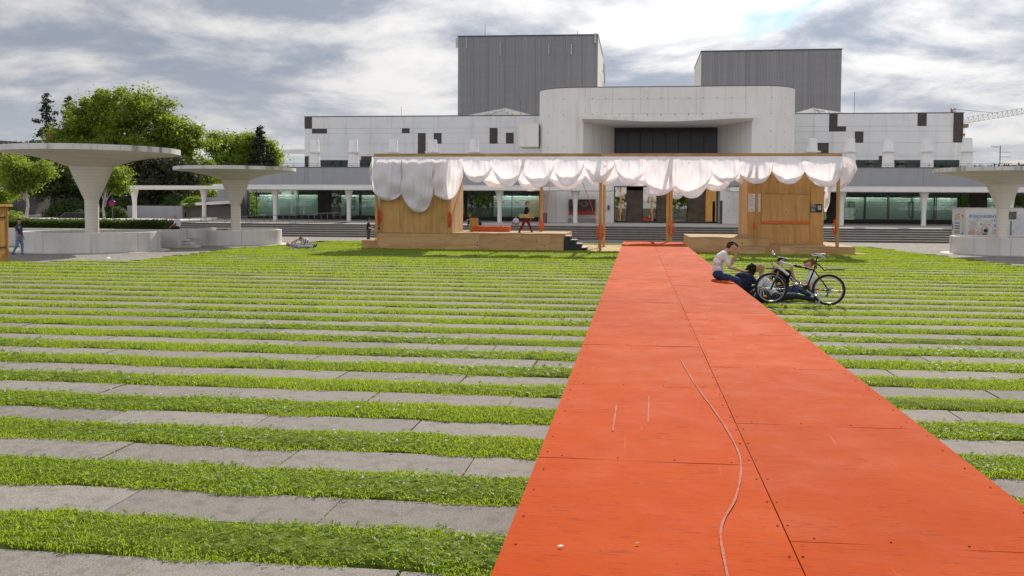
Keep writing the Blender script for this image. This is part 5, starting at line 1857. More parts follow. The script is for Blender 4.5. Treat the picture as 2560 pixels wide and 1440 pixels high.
rail(-29.3, -20.85, 66.0, .52, .95, 1.24, 1.62, .47, 'grey steel railing rising along the terrace ramp')
rail(-34.0, -29.5, 66.1, .40, .52, 1.10, 1.24, .95, 'grey steel railing continuing left down the ramp')
rail(-34.5, -29.8, 63.9, .05, .30, .78, .95, .9, 'lower grey steel railing in front of the ramp')
rail(-40.0, -35.0, 62.2, .05, .05, .75, .75, 1.0, 'pale steel railing behind the hedge by the steps')

# small tramp of far things on the right: crane, antenna, roofs
M_CRANE = plain('crane_white', (.50, .44, .40), .5)
M_CRANER = plain('crane_red', (.36, .17, .12), .5)
cr = empty('tower_crane', (82.3, 262, 0), label='tower crane with a long white lattice jib at the right edge', cat='crane')
b = MB()
for dx, dz in ((0, 0), (1.2, 0), (.6, 1.5)):
    pass
def lattice(b, a, c, w, n, upv=(0, 0, 1), r=.065):
    a, c = Vector(a), Vector(c)
    d = (c - a)
    s = d.cross(Vector(upv)).normalized() * w / 2
    u = s.cross(d).normalized() * w
    A = [a - s, a + s, a + u]
    for k in A:
        b.bar(k, k + d, r * 1.3)
    for i in range(n):
        p, q = d * (i / n), d * ((i + 1) / n)
        h = d * ((i + .5) / n)
        b.bar(A[0] + p, A[2] + h, r); b.bar(A[2] + h, A[0] + q, r)
        b.bar(A[1] + p, A[2] + h, r); b.bar(A[2] + h, A[1] + q, r)
        b.bar(A[0] + p, A[1] + q, r)
lattice(b, (-.5, 0, 24.0), (26, 8, 28.6), 1.5, 20)
b.build('jib', M_CRANE, cr)
b = MB(); lattice(b, (-1.5, 0, -1), (-1.5, 0, 24.2), 1.6, 18, (0, 1, 0), .14); b.build('mast', M_CRANER, cr)
b = MB(); lattice(b, (-1.5, 0, 24), (-1.5, 0, 28.2), 1.0, 3, (0, 1, 0), .14); b.build('apex', M_CRANER, cr)
MB().bar((-1.5, 0, 28), (10.5, 3.4, 27.2), .09).build('tie_rod', M_STEEL, cr)
bevel(MB().box(.7, 2.2, -.8, .8, 23.2, 24.1).build('trolley', M_CRANER, cr), .1)
b = MB().bar((1.4, 0, 23.2), (1.4, 0, 21.7), .05); b.build('hoist_rope', M_STEEL, cr)
b = MB().lathe([(.22, 21.7), (.28, 21.3), (.08, 20.9), (.05, 20.2)], 8, (1.4, 0)); b.build('hook_block', M_CRANER, cr)
c2 = empty('tower_crane', (-115, 300, 0), label='distant crane with a flat thin jib just left of the theatre', cat='crane')
b = MB(); lattice(b, (-4, 0, 19.0), (12, 0, 18.9), 1.1, 20, r=.07); b.build('jib', M_CRANE, c2)
b = MB(); lattice(b, (0, 0, -1), (0, 0, 20.6), 1.2, 14, (0, 1, 0), .1); b.build('mast', M_CRANE, c2)
ant = empty('roof_antenna', (35.35, 100, 5.9), label='tall roof antenna with several thin cross elements at the right', cat='antenna')
b = MB().tube([(0, 0, 0), (0, 0, 2.5)], .045, 6)
b.build('mast', M_STEEL, ant)
for z, l in ((2.35, -.9), (1.85, 1.0), (1.4, 1.05), (.75, 1.1), (.62, -.7)):
    b = MB().bar((-.15, 0, z), (l, 0, z + (.12 if l < 0 else 0)), .03)
    for i in range(6):
        x = l * (i + 1) / 7
        b.bar((x, -.25, z), (x, .25, z), .02)
    b.build('element', M_STEEL, ant)
hr = empty('house', (38, 100, 0), label='far house roof with small brick chimneys at the right edge', cat='house')
MB().box(-6, 12, .5, 9, 0, 5.7).build('wall', M_CONC, hr)
MB().prism_y([(-6.2, 5.7), (12.2, 5.7), (9, 7.4), (1.5, 7.3), (-2, 6.0)], 0, 9.4).build('roof', M_TILE, hr)
for x, z in ((-1.2, 6.55), (1.8, 6.9), (4.0, 7.6)):
    MB().box(x, x + .55, 1, 1.6, 5.6, z).build('chimney', M_CHIM, hr)
b = MB()
for i in range(9):
    b.box(-4.6 + i * .26, -4.46 + i * .26, .6, .8, 5.7, 6.45 + .12 * math.sin(i * 1.7))
b.build('roof_rack', M_ANT, hr)
MB().ball((-.6, .8, 6.55), (.10, .05, .28)).build('dish', M_STEEL, hr)
# ------------------------------------------------------------------ people
def nv(v):
    return Vector(v).normalized()
def capsule(b, p0, p1, r0, r1, n=12):
    p0, p1 = Vector(p0), Vector(p1)
    d = p1 - p0
    d = d.normalized() if d.length > 1e-6 else Vector((0, 0, 1))
    b.tube([p0 - d * r0 * .97, p0 - d * r0 * .72, p0, p1 + d * 1e-4, p1 + d * r1 * .72, p1 + d * r1 * .97], [r0 * .24, r0 * .69, r0, r1, r1 * .69, r1 * .24], n)
def melt(name, caps, mats, vox, smooth=3, jitter=0.0, seed=0):
    """fuse capsules into one continuous skin; each face takes the material of the capsule it belongs to"""
    b = MB()
    for c in caps:
        capsule(b, *c[:4])
    me = b.mesh(name + '_raw', [])
    o = bpy.data.objects.new(name + '_raw', me)
    COL.objects.link(o)
    r = o.modifiers.new('r', 'REMESH'); r.mode = 'VOXEL'; r.voxel_size = vox
    s = o.modifiers.new('s', 'SMOOTH'); s.iterations = smooth; s.factor = .5
    dg = bpy.context.evaluated_depsgraph_get()
    out = bpy.data.meshes.new_from_object(o.evaluated_get(dg))
    bpy.data.objects.remove(o); bpy.data.meshes.remove(me)
    out.name = name
    out.materials.clear()
    for m in mats: out.materials.append(m)
    nf = len(out.polygons)
    if len(mats) > 1:
        cen = np.zeros(nf * 3); out.polygons.foreach_get('center', cen); cen = cen.reshape(-1, 3)
        best, idx = np.full(nf, 1e9), np.zeros(nf, int)
        for c in caps:
            a, d = np.array(c[0]), np.array(c[1]) - np.array(c[0])
            L = max((d * d).sum(), 1e-9)
            t = np.clip(((cen - a) @ d) / L, 0, 1)
            dist = np.linalg.norm(cen - a - t[:, None] * d, axis=1) - (c[2] + (c[3] - c[2]) * t)
            w = dist < best
            best[w], idx[w] = dist[w], c[4]
        out.polygons.foreach_set('material_index', idx.astype(np.int32))
    if jitter:
        n = len(out.vertices)
        co = np.zeros(n * 3); out.vertices.foreach_get('co', co); co = co.reshape(-1, 3)
        nr = np.zeros(n * 3); out.vertex_normals.foreach_get('vector', nr); nr = nr.reshape(-1, 3)
        f = np.sin(co[:, 0] * 190 + seed) * np.sin(co[:, 1] * 170 + co[:, 2] * 60) + .6 * np.sin(co[:, 2] * 130 + co[:, 0] * 80 + seed)
        co += nr * (f * jitter)[:, None]
        out.vertices.foreach_set('co', co.ravel())
    out.polygons.foreach_set('use_smooth', np.ones(nf, dtype=bool))
    out.update()
    return out
_pm = {}
def cloth_mat(name, col, rough=.85, var=.14):
    if name not in _pm:
        m = NT(name)
        p = m.coord()
        f = m.noise(p, 16, 5, .6, .8)
        k = m.mix(m.ramp(f, .3, .7), tuple(c * (1 - var) for c in col), tuple(min(1, c * (1 + var)) for c in col))
        _pm[name] = m.bsdf(k, rough, 0, .15, m.bump(m.noise(p, 22, 4, .6, 1.2), .5, .02))
    return _pm[name]
SKIN = plain('skin', (.50, .28, .19), .55, var=.08, scale=14)
SKIN2 = plain('skin_tanned', (.40, .215, .14), .55, var=.08, scale=14)
EYE = plain('eye', (.02, .015, .012), .3)
def hair_mat(name, col):
    if name not in _pm:
        m = NT(name)
        p = m.coord()
        f = m.noise(m.mapping(p, (1, 1, .3)), 60, 4, .6, .5)
        _pm[name] = m.bsdf(m.mix(m.ramp(f, .35, .7), tuple(c * .55 for c in col), tuple(min(1, c * 1.35) for c in col)), .75, 0, .12, m.bump(f, .6, .01))
    return _pm[name]
DARKHAIR, BROWNHAIR, BLOND, GINGER, GREYHAIR = (hair_mat(n, c) for n, c in (('dark_hair', (.022, .014, .010)), ('brown_hair', (.05, .028, .015)), ('blond_hair', (.42, .28, .12)), ('auburn_hair', (.17, .07, .028)), ('grey_hair', (.40, .38, .36))))

def person(label, hip, st, right, spine, head, face, arms, legs, shirt, trousers, shoes, hair, skin=None, vox=.012, sleeve=.62, hairstyle='short', thin=1.0, extra=None, group=None):
    """a figure from its pose: directions of spine, head, limbs; lengths follow the stature"""
    s = st / 1.75
    skin = skin or SKIN
    R = nv(right)
    H = Vector(hip)
    sp1, sp2 = nv(spine[0]), nv(spine[1])
    mid = H + sp1 * .25 * s
    neck = mid + sp2 * .25 * s
    hd, fc = nv(head), nv(face)
    fc = (fc - hd * fc.dot(hd) * .0).normalized()
    C = []                                   # capsules: p0, p1, r0, r1, region (0 skin, 1 shirt, 2 trousers, 3 shoes, 4 eyes)
    def cap(a, b_, r0, r1, k): C.append((tuple(a), tuple(b_), r0 * s, r1 * s, k))
    t = thin
    fwd = sp2.cross(R).normalized() * -1
    # torso
    cap(H - R * .085 * s, H + R * .085 * s, .115 * t, .115 * t, 2)
    cap(H + sp1 * .05 * s, mid, .125 * t, .118 * t, 1)
    m1 = H + sp1 * .13 * s
    cap(m1 - R * .055 * s, m1 + R * .055 * s, .112 * t, .112 * t, 1)
    cap(mid - R * .07 * s, mid + R * .07 * s, .112 * t, .112 * t, 1)
    m2 = mid + sp2 * .12 * s
    cap(m2 - R * .095 * s, m2 + R * .095 * s, .112 * t, .112 * t, 1)
    cap(mid, neck - sp2 * .05 * s, .115 * t, .09 * t, 1)
    sh = neck - sp2 * .045 * s
    cap(sh - R * .135 * s, sh + R * .135 * s, .068, .068, 1)
    # neck and head
    hb = neck + hd * .085 * s
    cap(neck - sp2 * .02 * s, hb, .054, .052, 0)
    hc = neck + hd * .185 * s
    side = fc.cross(hd).normalized()
    up_ = side.cross(fc).normalized()
    if up_.dot(hd) < 0: up_ = -up_
    cap(hc - fc * .030 * s + up_ * .02 * s, hc + fc * .020 * s + up_ * .025 * s, .086, .082, 0)
    cap(hc + fc * .025 * s, hc + fc * .032 * s - up_ * .07 * s, .066, .044, 0)
    cap(hc + fc * .092 * s + up_ * .005 * s, hc + fc * .112 * s - up_ * .028 * s, .010, .015, 0)
    for q in (-1, 1):
        cap(hc + side * q * .082 * s - fc * .008 * s + up_ * .012 * s, hc + side * q * .084 * s - fc * .004 * s - up_ * .025 * s, .015, .011, 0)
        cap(hc + side * q * .033 * s + fc * .088 * s + up_ * .010 * s, hc + side * q * .036 * s + fc * .088 * s + up_ * .010 * s, .012, .012, 4)
    cap(hc + fc * .078 * s - up_ * .058 * s - side * .018 * s, hc + fc * .078 * s - up_ * .058 * s + side * .018 * s, .012, .012, 0)
    # arms
    for q, (d1, d2) in zip((-1, 1), arms):
        a = sh + R * q * .175 * s
        d1, d2 = nv(d1), nv(d2)
        el = a + d1 * .285 * s
        wr = el + d2 * .255 * s
        sl = a + d1 * .285 * s * min(1, sleeve)
        cap(a, sl, .060, .056 if sleeve < 1 else .048, 1)
        if sleeve < 1:
            cap(a + d1 * .14 * s, el, .044, .040, 0)
            cap(el, wr, .040, .027, 0)
        else:
            cap(el, el + (wr - el) * .92, .048, .036, 1)
        # hand: palm, four unequal bent fingers and a thumb
        ax = d2
        lat = ax.cross(fwd)
        lat = (lat if lat.length > .2 else ax.orthogonal()).normalized()
        pn = lat.cross(ax).normalized()
        pa = wr + ax * .085 * s
        cap(wr + ax * .015 * s - lat * .012 * s, pa - lat * .020 * s, .021, .018, 0)
        cap(wr + ax * .015 * s + lat * .012 * s, pa + lat * .020 * s, .021, .018, 0)
        for i, L in enumerate((.036, .044, .040, .030)):
            b0 = pa + lat * (-.030 + .020 * i) * s
            k1 = b0 + (ax * .9 + pn * .35).normalized() * L * s
            k2 = k1 + (ax * .55 + pn * .8).normalized() * L * .85 * s
            cap(b0, k1, .0095, .0088, 0); cap(k1, k2, .0088, .0075, 0)
        th = wr + ax * .035 * s - lat * .03 * s * q
        cap(th, th + (ax * .7 - lat * q * .7 + pn * .3).normalized() * .035 * s, .012, .010, 0)
        cap(th + (ax * .7 - lat * q * .7 + pn * .3).normalized() * .035 * s, th + (ax * .9 - lat * q * .35 + pn * .5).normalized() * .065 * s, .010, .008, 0)
    # legs
    for q, (d1, d2, d3) in zip((-1, 1), legs):
        a = H + R * q * .09 * s - sp1 * .02 * s
        d1, d2, d3 = nv(d1), nv(d2), nv(d3)
        kn = a + d1 * .42 * s
        an = kn + d2 * .41 * s
        cap(a, kn, .090 * t, .062 * t, 2)
        cap(kn, an - d2 * .02 * s, .060 * t, .046, 2)
        heel = an - d3 * .03 * s + d2 * .035 * s
        toe = an + d3 * .15 * s + d2 * .045 * s
        cap(an, heel, .042, .040, 3)
        cap(heel, an + d3 * .08 * s + d2 * .035 * s, .040, .040, 3)
        cap(an + d3 * .08 * s + d2 * .038 * s, toe, .040, .030, 3)
    me = melt('person', C, [skin, shirt, trousers, shoes, EYE], vox)
    o = link('person', me, None, label=label, cat='person', group=group)
    # hair
    hc_ = [];
    def hcap(a, b_, r0, r1): hc_.append((tuple(a), tuple(b_), r0 * s, r1 * s, 0))
    if hairstyle != 'bald':
        hcap(hc - fc * .042 * s + up_ * .036 * s, hc + fc * .028 * s + up_ * .052 * s, .084, .070)
        hcap(hc - fc * .055 * s - up_ * .01 * s, hc - fc * .05 * s + up_ * .03 * s, .070, .078)
        hcap(hc + fc * .055 * s + up_ * .072 * s - side * .02 * s, hc + fc * .062 * s + up_ * .066 * s + side * .02 * s, .030, .030)
        for q in (-1, 1):
            hcap(hc + side * q * .055 * s - fc * .02 * s + up_ * .03 * s, hc + side * q * .060 * s - fc * .035 * s - up_ * .005 * s, .036, .026)
    else:
        hcap(hc - fc * .058 * s + up_ * .0 * s, hc - fc * .055 * s - up_ * .02 * s, .058, .05)
    if hairstyle == 'ponytail':
        k = hc - fc * .10 * s + up_ * .055 * s
        hcap(k, k - fc * .035 * s + up_ * .015 * s, .030, .036)
        hcap(k - fc * .035 * s + up_ * .015 * s, k - fc * .075 * s - up_ * .09 * s, .040, .042)
        hcap(k - fc * .075 * s - up_ * .09 * s, k - fc * .065 * s - up_ * .21 * s, .042, .016)
    if hairstyle == 'curly':
        rnd = random.Random(5)
        for i in range(60):
            th_, v_ = rnd.uniform(0, 6.28), rnd.uniform(-.22, .105)
            rr = (.09 * math.sqrt(max(.02, 1 - (v_ / .115) ** 2)) if v_ > 0 else .095) + .02 * rnd.random()
            p_ = hc + (side * math.cos(th_) + fc * (math.sin(th_) * .9 - .25)) * rr * s + up_ * v_ * s
            if (p_ - hc).dot(fc) > .045 * s and v_ < .05: continue
            hcap(p_, p_ + Vector((rnd.uniform(-.02, .02), rnd.uniform(-.02, .02), rnd.uniform(-.03, .01))) * s, .022 + .012 * rnd.random(), .018)
    if hairstyle == 'long':
        hcap(hc - fc * .06 * s, hc - fc * .075 * s - up_ * .16 * s, .07, .055)
    hm = melt('hair', hc_, [hair], min(vox, .010), 1, .0035 if hairstyle != 'curly' else .006)
    link('hair', hm, o)
    return o, dict(hc=hc, up=up_, fc=fc, side=side, s=s, neck=neck, mid=mid, H=H, R=R)

WHITE_T = cloth_mat('white_tee', (.66, .64, .68))
NAVY = cloth_mat('navy_jacket', (.028, .033, .075))
BLACK_T = cloth_mat('black_tee', (.012, .011, .012))
JEANS = cloth_mat('blue_jeans', (.030, .050, .115))
JEANSD = cloth_mat('dark_jeans', (.030, .032, .044))
JEANSL = cloth_mat('light_jeans', (.17, .25, .36))
REDTR = cloth_mat('dark_red_trousers', (.17, .012, .014))
GREYTR = cloth_mat('grey_trousers', (.10, .092, .09))
SHOE_D = plain('dark_shoe', (.03, .028, .028), .6)
SHOE_W = plain('white_shoe', (.62, .60, .58), .6)
NEAR = .0075
GRP = 'friends sitting on the grass beside the walkway'
# boy on the edge of the walkway, bent over, a hand to his forehead
person('person in white t-shirt and blue jeans bent forward on the edge of the orange walkway', (1.78, 21.45, .665), 1.84, (0, -1, 0),
       [(.02, 0, 1), (.55, .05, .85)], (.80, .05, .55), (.86, -.18, -.48),
       [((.62, .1, -.78), (.42, -.25, .88)), ((.38, -.12, -.92), (.92, .12, -.25))],
       [((.95, .12, -.22), (.12, .05, -1), (1, .1, 0)), ((.95, -.12, -.22), (.12, -.05, -1), (1, -.1, 0))],
       WHITE_T, JEANS, SHOE_D, BROWNHAIR, vox=NEAR, sleeve=.72, thin=.92, group=GRP)
# curly dark hair, navy jacket, back to the camera
person('person with long curly dark hair and navy jacket sitting hunched beside the walkway', (2.42, 22.9, .13), 1.76, (.55, -.83, 0),
       [(.05, .05, 1), (.50, .25, .83)], (.82, .2, .5), (.80, .35, -.45),
       [((.55, .5, -.6), (.8, .35, -.1)), ((.6, .1, -.7), (.85, .4, .1))],
       [((.75, .55, .35), (.3, .2, -.9), (.8, .5, 0)), ((.8, .3, .4), (.3, .2, -.9), (.8, .4, 0))],
       NAVY, JEANSD, SHOE_D, DARKHAIR, vox=NEAR, sleeve=1.0, hairstyle='curly', group=GRP)
# blond boy reclining, leaning back on his left arm
person('person with short blond hair and white t-shirt leaning back on one arm beside the bicycle', (3.10, 22.15, .13), 1.80, (.25, -.95, .05),
       [(-.60, .18, .72), (-.50, .12, .86)], (-.02, .05, 1), (.70, .70, -.10),
       [((.35, .55, -.75), (.85, .2, -.25)), ((-.65, -.05, -.72), (-.62, -.15, -.55))],
       [((.95, .22, .12), (.95, .10, -.22), (.35, .1, .9)), ((.97, -.05, .08), (.97, .02, -.18), (.4, -.3, .85))],
       WHITE_T, JEANSD, SHOE_W, BLOND, vox=NEAR, sleeve=.75, group=GRP)
# girl with ponytail
person('person with auburn ponytail and white t-shirt sitting behind the bicycle', (4.10, 23.1, .13), 1.80, (.18, .98, 0),
       [(.06, 0, 1), (-.20, -.03, .98)], (-.38, -.05, .9), (-.86, -.42, -.32),
       [((-.25, -.30, -.92), (-.92, -.05, .12)), ((-.35, .1, -.9), (-.8, -.2, .25))],
       [((-.88, -.35, .30), (-.30, -.35, -.85), (-.9, -.2, 0)), ((-.88, .25, .35), (-.35, .1, -.9), (-.9, .1, 0))],
       WHITE_T, JEANS, SHOE_D, GINGER, vox=NEAR, sleeve=.62, hairstyle='ponytail', thin=.85, group=GRP)
# dark-haired person in black behind the bicycle frame
person('person in a black top holding both hands up behind the bicycle frame', (3.50, 23.75, .13), 1.78, (-.85, .5, 0),
       [(.0, .0, 1), (-.12, -.1, .98)], (-.12, -.15, .97), (-.35, -.85, -.28),
       [((.35, -.55, -.65), (-.25, -.35, .85)), ((-.45, -.45, -.7), (.25, -.25, .9))],
       [((.45, -.75, .35), (-.8, -.25, -.5), (-.6, -.6, .1)), ((-.75, -.45, .35), (.65, -.45, -.6), (.5, -.7, .1))],
       BLACK_T, JEANS, SHOE_D, DARKHAIR, vox=NEAR, sleeve=.8, group=GRP)
# far figures -------------------------------------------------------------
FAR = .013
TEE_B, _ = cloth_mat('slate_tee', (.060, .062, .105)), 0
p, k = person('person in dark blue printed t-shirt and jeans walking beside the yellow hut', (-25.5, 37.0, .775), 1.56, (.1, -1, 0),
       [(-.03, 0, 1), (.03, 0, 1)], (.06, 0, 1), (.95, -.25, -.05),
       [((.08, .1, -1), (.25, .1, -.95)), ((.02, -.1, -1), (.15, -.05, -1))],
       [((.20, .05, -1), (-.02, 0, -1), (1, 0, -.05)), ((-.12, -.05, -1), (-.50, 0, -.88), (1, -.1, -.35))],
       TEE_B, JEANSL, SHOE_D, DARKHAIR, skin=SKIN2, vox=FAR, sleeve=.65, thin=1.15)
q = MB()
for i in range(14):                                  # blurred light print across the chest
    a, z = -.10 + .2 * (i % 7) / 6, .0 + .045 * (i // 7)
    q.box(a, a + .026, -.148, -.142, z + .31 + .006 * (i % 3), z + .345 + .008 * (i % 2))
pr = q.build('shirt_print', plain('print_pale', (.38, .50, .62), .8), p, kind='stuff')
pr.location = (-25.47, 37.0, .775)
person('bald person in white shirt sitting hunched on the end of the hedge wall', (-22.42, 44.85, 1.0), 1.42, (.1, .95, 0),
       [(.12, 0, 1), (-.38, 0, .9)], (-.62, 0, .75), (-.85, -.1, -.5),
       [((-.35, -.1, -.9), (-.7, -.1, -.55)), ((-.4, .1, -.9), (-.7, .1, -.5))],
       [((-.95, -.1, -.1), (-.1, 0, -1), (-1, 0, 0)), ((-.95, .1, -.1), (-.1, 0, -1), (-1, 0, 0))],
       WHITE_T, JEANSD, SHOE_D, GREYHAIR, skin=SKIN2, vox=FAR, sleeve=.7, hairstyle='bald', thin=1.05)
STRIPE = NT('striped_top')
_p = STRIPE.coord()
_w = STRIPE.n('ShaderNodeTexWave'); _w.inputs['Scale'].default_value = 4.5
STRIPE.l(STRIPE.mapping(_p, (.75, 0, .65)), _w.inputs['Vector'])
M_STRIPE = STRIPE.bsdf(STRIPE.mix(STRIPE.ramp(_w.outputs['Fac'], .4, .7), (.22, .21, .25), (.55, .53, .52)), .85)
person('person in grey striped top bending down over a companion on the grass', (-15.9, 45.3, .14), 1.55, (.1, .99, 0),
       [(-.25, 0, 1), (-.85, 0, .55)], (-.95, 0, -.10), (-.35, -.1, -.95),
       [((-.35, -.2, -.9), (-.5, -.1, -.8)), ((-.4, .2, -.85), (-.6, .1, -.7))],
       [((-.55, -.6, .15), (.75, -.25, -.1), (.5, -.8, 0)), ((-.55, .6, .15), (.75, .25, -.1), (.5, .8, 0))],
       M_STRIPE, JEANSL, SHOE_D, DARKHAIR, vox=FAR, sleeve=1.0)
person('person with fair hair lying on the grass with an arm raised to a companion', (-16.2, 44.85, .13), 1.50, (.1, .98, .1),
       [(-1, 0, .08), (-.98, 0, .18)], (-.95, 0, .2), (.1, -.55, .8),
       [((.55, -.15, .75), (.8, .1, .45)), ((.3, .5, .6), (.8, -.2, .4))],
       [((.98, -.1, .05), (.98, 0, -.05), (.3, -.3, .9)), ((.98, .1, .05), (.98, 0, -.05), (.3, .3, .9))],
       cloth_mat('lilac_top', (.34, .30, .44)), cloth_mat('pale_trousers', (.42, .43, .45)), SHOE_D, hair_mat('fair_hair', (.22, .13, .06)), vox=FAR, sleeve=.6, hairstyle='long')
p, k = person('person in black t-shirt and dark cap standing at the left end of the stage', (-14.35, 50.4, .76), 1.52, (.1, -1, 0),
       [(.0, 0, 1), (.05, 0, 1)], (.08, 0, 1), (1, -.05, -.05),
       [((.30, .05, -.95), (.92, 0, -.30)), ((.25, -.1, -.95), (.90, -.05, -.35))],
       [((.05, 0, -1), (.0, 0, -1), (1, 0, 0)), ((-.05, 0, -1), (.0, 0, -1), (1, 0, 0))],
       BLACK_T, GREYTR, SHOE_D, DARKHAIR, vox=FAR, sleeve=.6)
cb = MB()
hc, s = k['hc'], k['s']
cb.ball(tuple(hc + k['up'] * .045 * s - k['fc'] * .01 * s), (.105 * s, .10 * s, .085 * s), 14, 8)
cb.add([tuple(hc + k['up'] * .05 * s + k['fc'] * .07 * s + k['side'] * a * s) for a in (-.075, .075)] + [tuple(hc + k['up'] * .035 * s + k['fc'] * .185 * s + k['side'] * a * s) for a in (.055, -.055)], [(0, 1, 2, 3)])
c_ = cb.build('cap', plain('dark_cap', (.022, .018, .02), .8), p, smooth=True)
so = c_.modifiers.new('t', 'SOLIDIFY'); so.thickness = .008
person('person in black t-shirt and jeans sitting on the terrace steps beside a black bag', (-11.35, 65.0, .98), 1.5, (-.9, .2, 0),
       [(.0, 0, 1), (.1, -.35, .9)], (.2, -.3, .9), (.35, -.85, -.4),
       [((.2, -.6, -.75), (-.5, -.6, .1)), ((-.1, -.6, -.75), (.5, -.6, .1))],
       [((.45, -.85, .05), (.05, -.25, -.95), (.2, -1, 0)), ((.05, -.95, .05), (.0, -.25, -.95), (0, -1, 0))],
       BLACK_T, JEANS, SHOE_D, BROWNHAIR, vox=FAR, sleeve=.65)
person('child in white long-sleeved top and patterned pink trousers sitting on the terrace steps', (-8.15, 65.0, .96), 1.22, (-.97, .1, 0),
       [(.0, 0, 1), (.0, -.2, .97)], (.0, -.1, 1), (.2, -.95, -.15),
       [((.35, -.4, -.8), (-.25, -.85, -.2)), ((-.35, -.4, -.8), (.25, -.85, -.2))],
       [((.45, -.85, .1), (.05, -.35, -.9), (.2, -1, 0)), ((-.50, -.8, .1), (-.15, -.35, -.9), (-.2, -1, 0))],
       cloth_mat('white_long_top', (.62, .60, .68)), cloth_mat('pink_pattern', (.42, .12, .14), .85, .7), SHOE_W, hair_mat('light_brown_hair', (.24, .12, .06)), vox=FAR, sleeve=1.0, hairstyle='long')
person('person in black t-shirt and dark red trousers striding across the stage with a skateboard', (-5.60, 48.7, 1.57), 1.80, (.05, -1, 0),
       [(.05, 0, 1), (.10, 0, 1)], (.22, 0, .97), (1, -.05, -.12),
       [((.15, .15, -.97), (.45, .1, -.85)), ((.40, -.15, -.9), (.72, -.05, -.62))],
       [((.42, .04, -.9), (.36, 0, -.93), (.95, 0, .30)), ((-.38, -.04, -.92), (-.48, 0, -.88), (.92, 0, -.45))],
       BLACK_T, REDTR, SHOE_D, hair_mat('reddish_hair', (.20, .09, .045)), vox=FAR, sleeve=.72)

# ------------------------------------------------------------------ things they carry
sk = empty('skateboard', (-5.55, 48.40, 1.64), label='skateboard with a patterned deck carried by the striding person', cat='skateboard')
b = MB()
n = 14
vs, fs = [], []
for i in range(n + 1):
    t = -1 + 2 * i / n
    w = .10 * (1 - max(0, abs(t) - .72) ** 2 * 9)
    z0 = .05 * max(0, abs(t) - .75) * 4
    vs += [(t * .40, -z0 - .006, -w), (t * .40, -z0 - .006, w), (t * .40, -z0 + .006, w), (t * .40, -z0 + .006, -w)]
for i in range(n):
    a, c = 4 * i, 4 * i + 4
    fs += [(a, a + 1, c + 1, c), (a + 1, a + 2, c + 2, c + 1), (a + 2, a + 3, c + 3, c + 2), (a + 3, a, c, c + 3)]
fs += [(3, 2, 1, 0), (4 * n, 4 * n + 1, 4 * n + 2, 4 * n + 3)]
SKT = NT('deck_print'); _o = SKT.coord('obj')
b.add(vs, fs).build('deck', SKT.bsdf(SKT.mix(SKT.ramp(SKT.noise(_o, 7, 4, .6, 1), .42, .6), (.58, .33, .12), (.22, .25, .12)), .5), sk)
for x in (-.24, .24):
    MB().bar((x, .03, -.075), (x, .03, .075), .03).build('truck', M_STEEL, sk)
    for z in (-.085, .085):
        MB().tube([(x, .05, z - .018), (x, .05, z + .018)], .028, 10).build('wheel', plain('skate_wheel', (.6, .55, .45), .5) if 'skate_wheel' not in bpy.data.materials else bpy.data.materials['skate_wheel'], sk)
def pack(name, loc, size, mats, label, rot=0.0, tilt=0.0, cat='backpack'):
    """soft bag: body, front pocket, handle, straps"""
    x, y, z = size
    t = empty(name, loc, rot, label=label, cat=cat)
    t.rotation_euler = (tilt, 0, rot)
    me = melt('body', [((-x * .25, 0, y), (x * .25, 0, y), y, y, 0), ((-x * .28, 0, z * .5), (x * .28, 0, z * .5), y * 1.05, y * 1.05, 0), ((-x * .2, 0, z - y), (x * .2, 0, z - y), y * .9, y * .9, 0)], [mats[0]], .012, 3, .004)
    link('body', me, t)
    me = melt('pocket', [((-x * .18, -y * .75, z * .22), (x * .18, -y * .75, z * .22), y * .55, y * .55, 0), ((-x * .18, -y * .75, z * .42), (x * .18, -y * .75, z * .42), y * .5, y * .5, 0)], [mats[1]], .012, 3, .003)
    link('pocket', me, t)
    MB().tube(spline([(-.05, .02, z - y * .3), (-.04, .02, z + .04), (.04, .02, z + .04), (.05, .02, z - y * .3)], 12), .010, 6).build('handle', mats[1], t)
    for q in (-1, 1):
        MB().tube(spline([(q * x * .2, y * .7, z * .9), (q * x * .24, y * 1.5, z * .6), (q * x * .25, y * .9, z * .12)], 12), .016, 6).build('strap', mats[1], t)
    return t
M_PKN = cloth_mat('navy_pack', (.020, .024, .055)); M_PKB = cloth_mat('black_pack', (.028, .027, .03)); M_PKG = cloth_mat('grey_pack', (.22, .21, .22))
pack('backpack', (2.40, 22.55, .16), (.36, .13, .50), [M_PKN, M_PKB], 'navy backpack worn on the back of the curly haired person', -.5, -.28)
pk = pack('backpack', (2.72, 21.75, .02), (.38, .13, .34), [M_PKB, M_PKB], 'black backpack with white stripes lying under the blond person\'s arm', -.15, -.5)
b = MB()
for x in (-.11, -.05, .03, .10):
    b.bar((x, -.175, .08), (x * .45 + .02, -.165, .30), .014)
b.build('white_stripes', plain('strap_white', (.60, .60, .60), .7), pk)
pack('bag', (-10.75, 64.6, .76), (.42, .17, .36), [M_PKB, M_PKB], 'black bag standing beside the seated person on the terrace steps', .1, .15, 'bag')
# small cart with a blue bundle in front of the person with the cap
ct = empty('hand_cart', (-13.75, 50.3, 0), label='small black hand cart with a blue bundle by the stage end', cat='cart')
MB().tube([(-.25, 0, 1.02), (-.10, 0, .98), (.10, 0, .35), (.32, 0, .30)], .018, 6).build('frame', M_FRAME, ct)
bevel(MB().box(-.12, .22, -.2, .2, .82, 1.0).build('tray', M_FRAME, ct), .03)
for x in (-.1, .3):
    MB().tube([(x, -.2, .14), (x, .2, .14)], .14, 14).build('wheel', M_FRAME, ct)
MB().tube([(.1, 0, .62), (.1, 0, .40)], [.13, .15], 10).build('bundle', cloth_mat('blue_bundle', (.10, .16, .30)), ct, smooth=True)
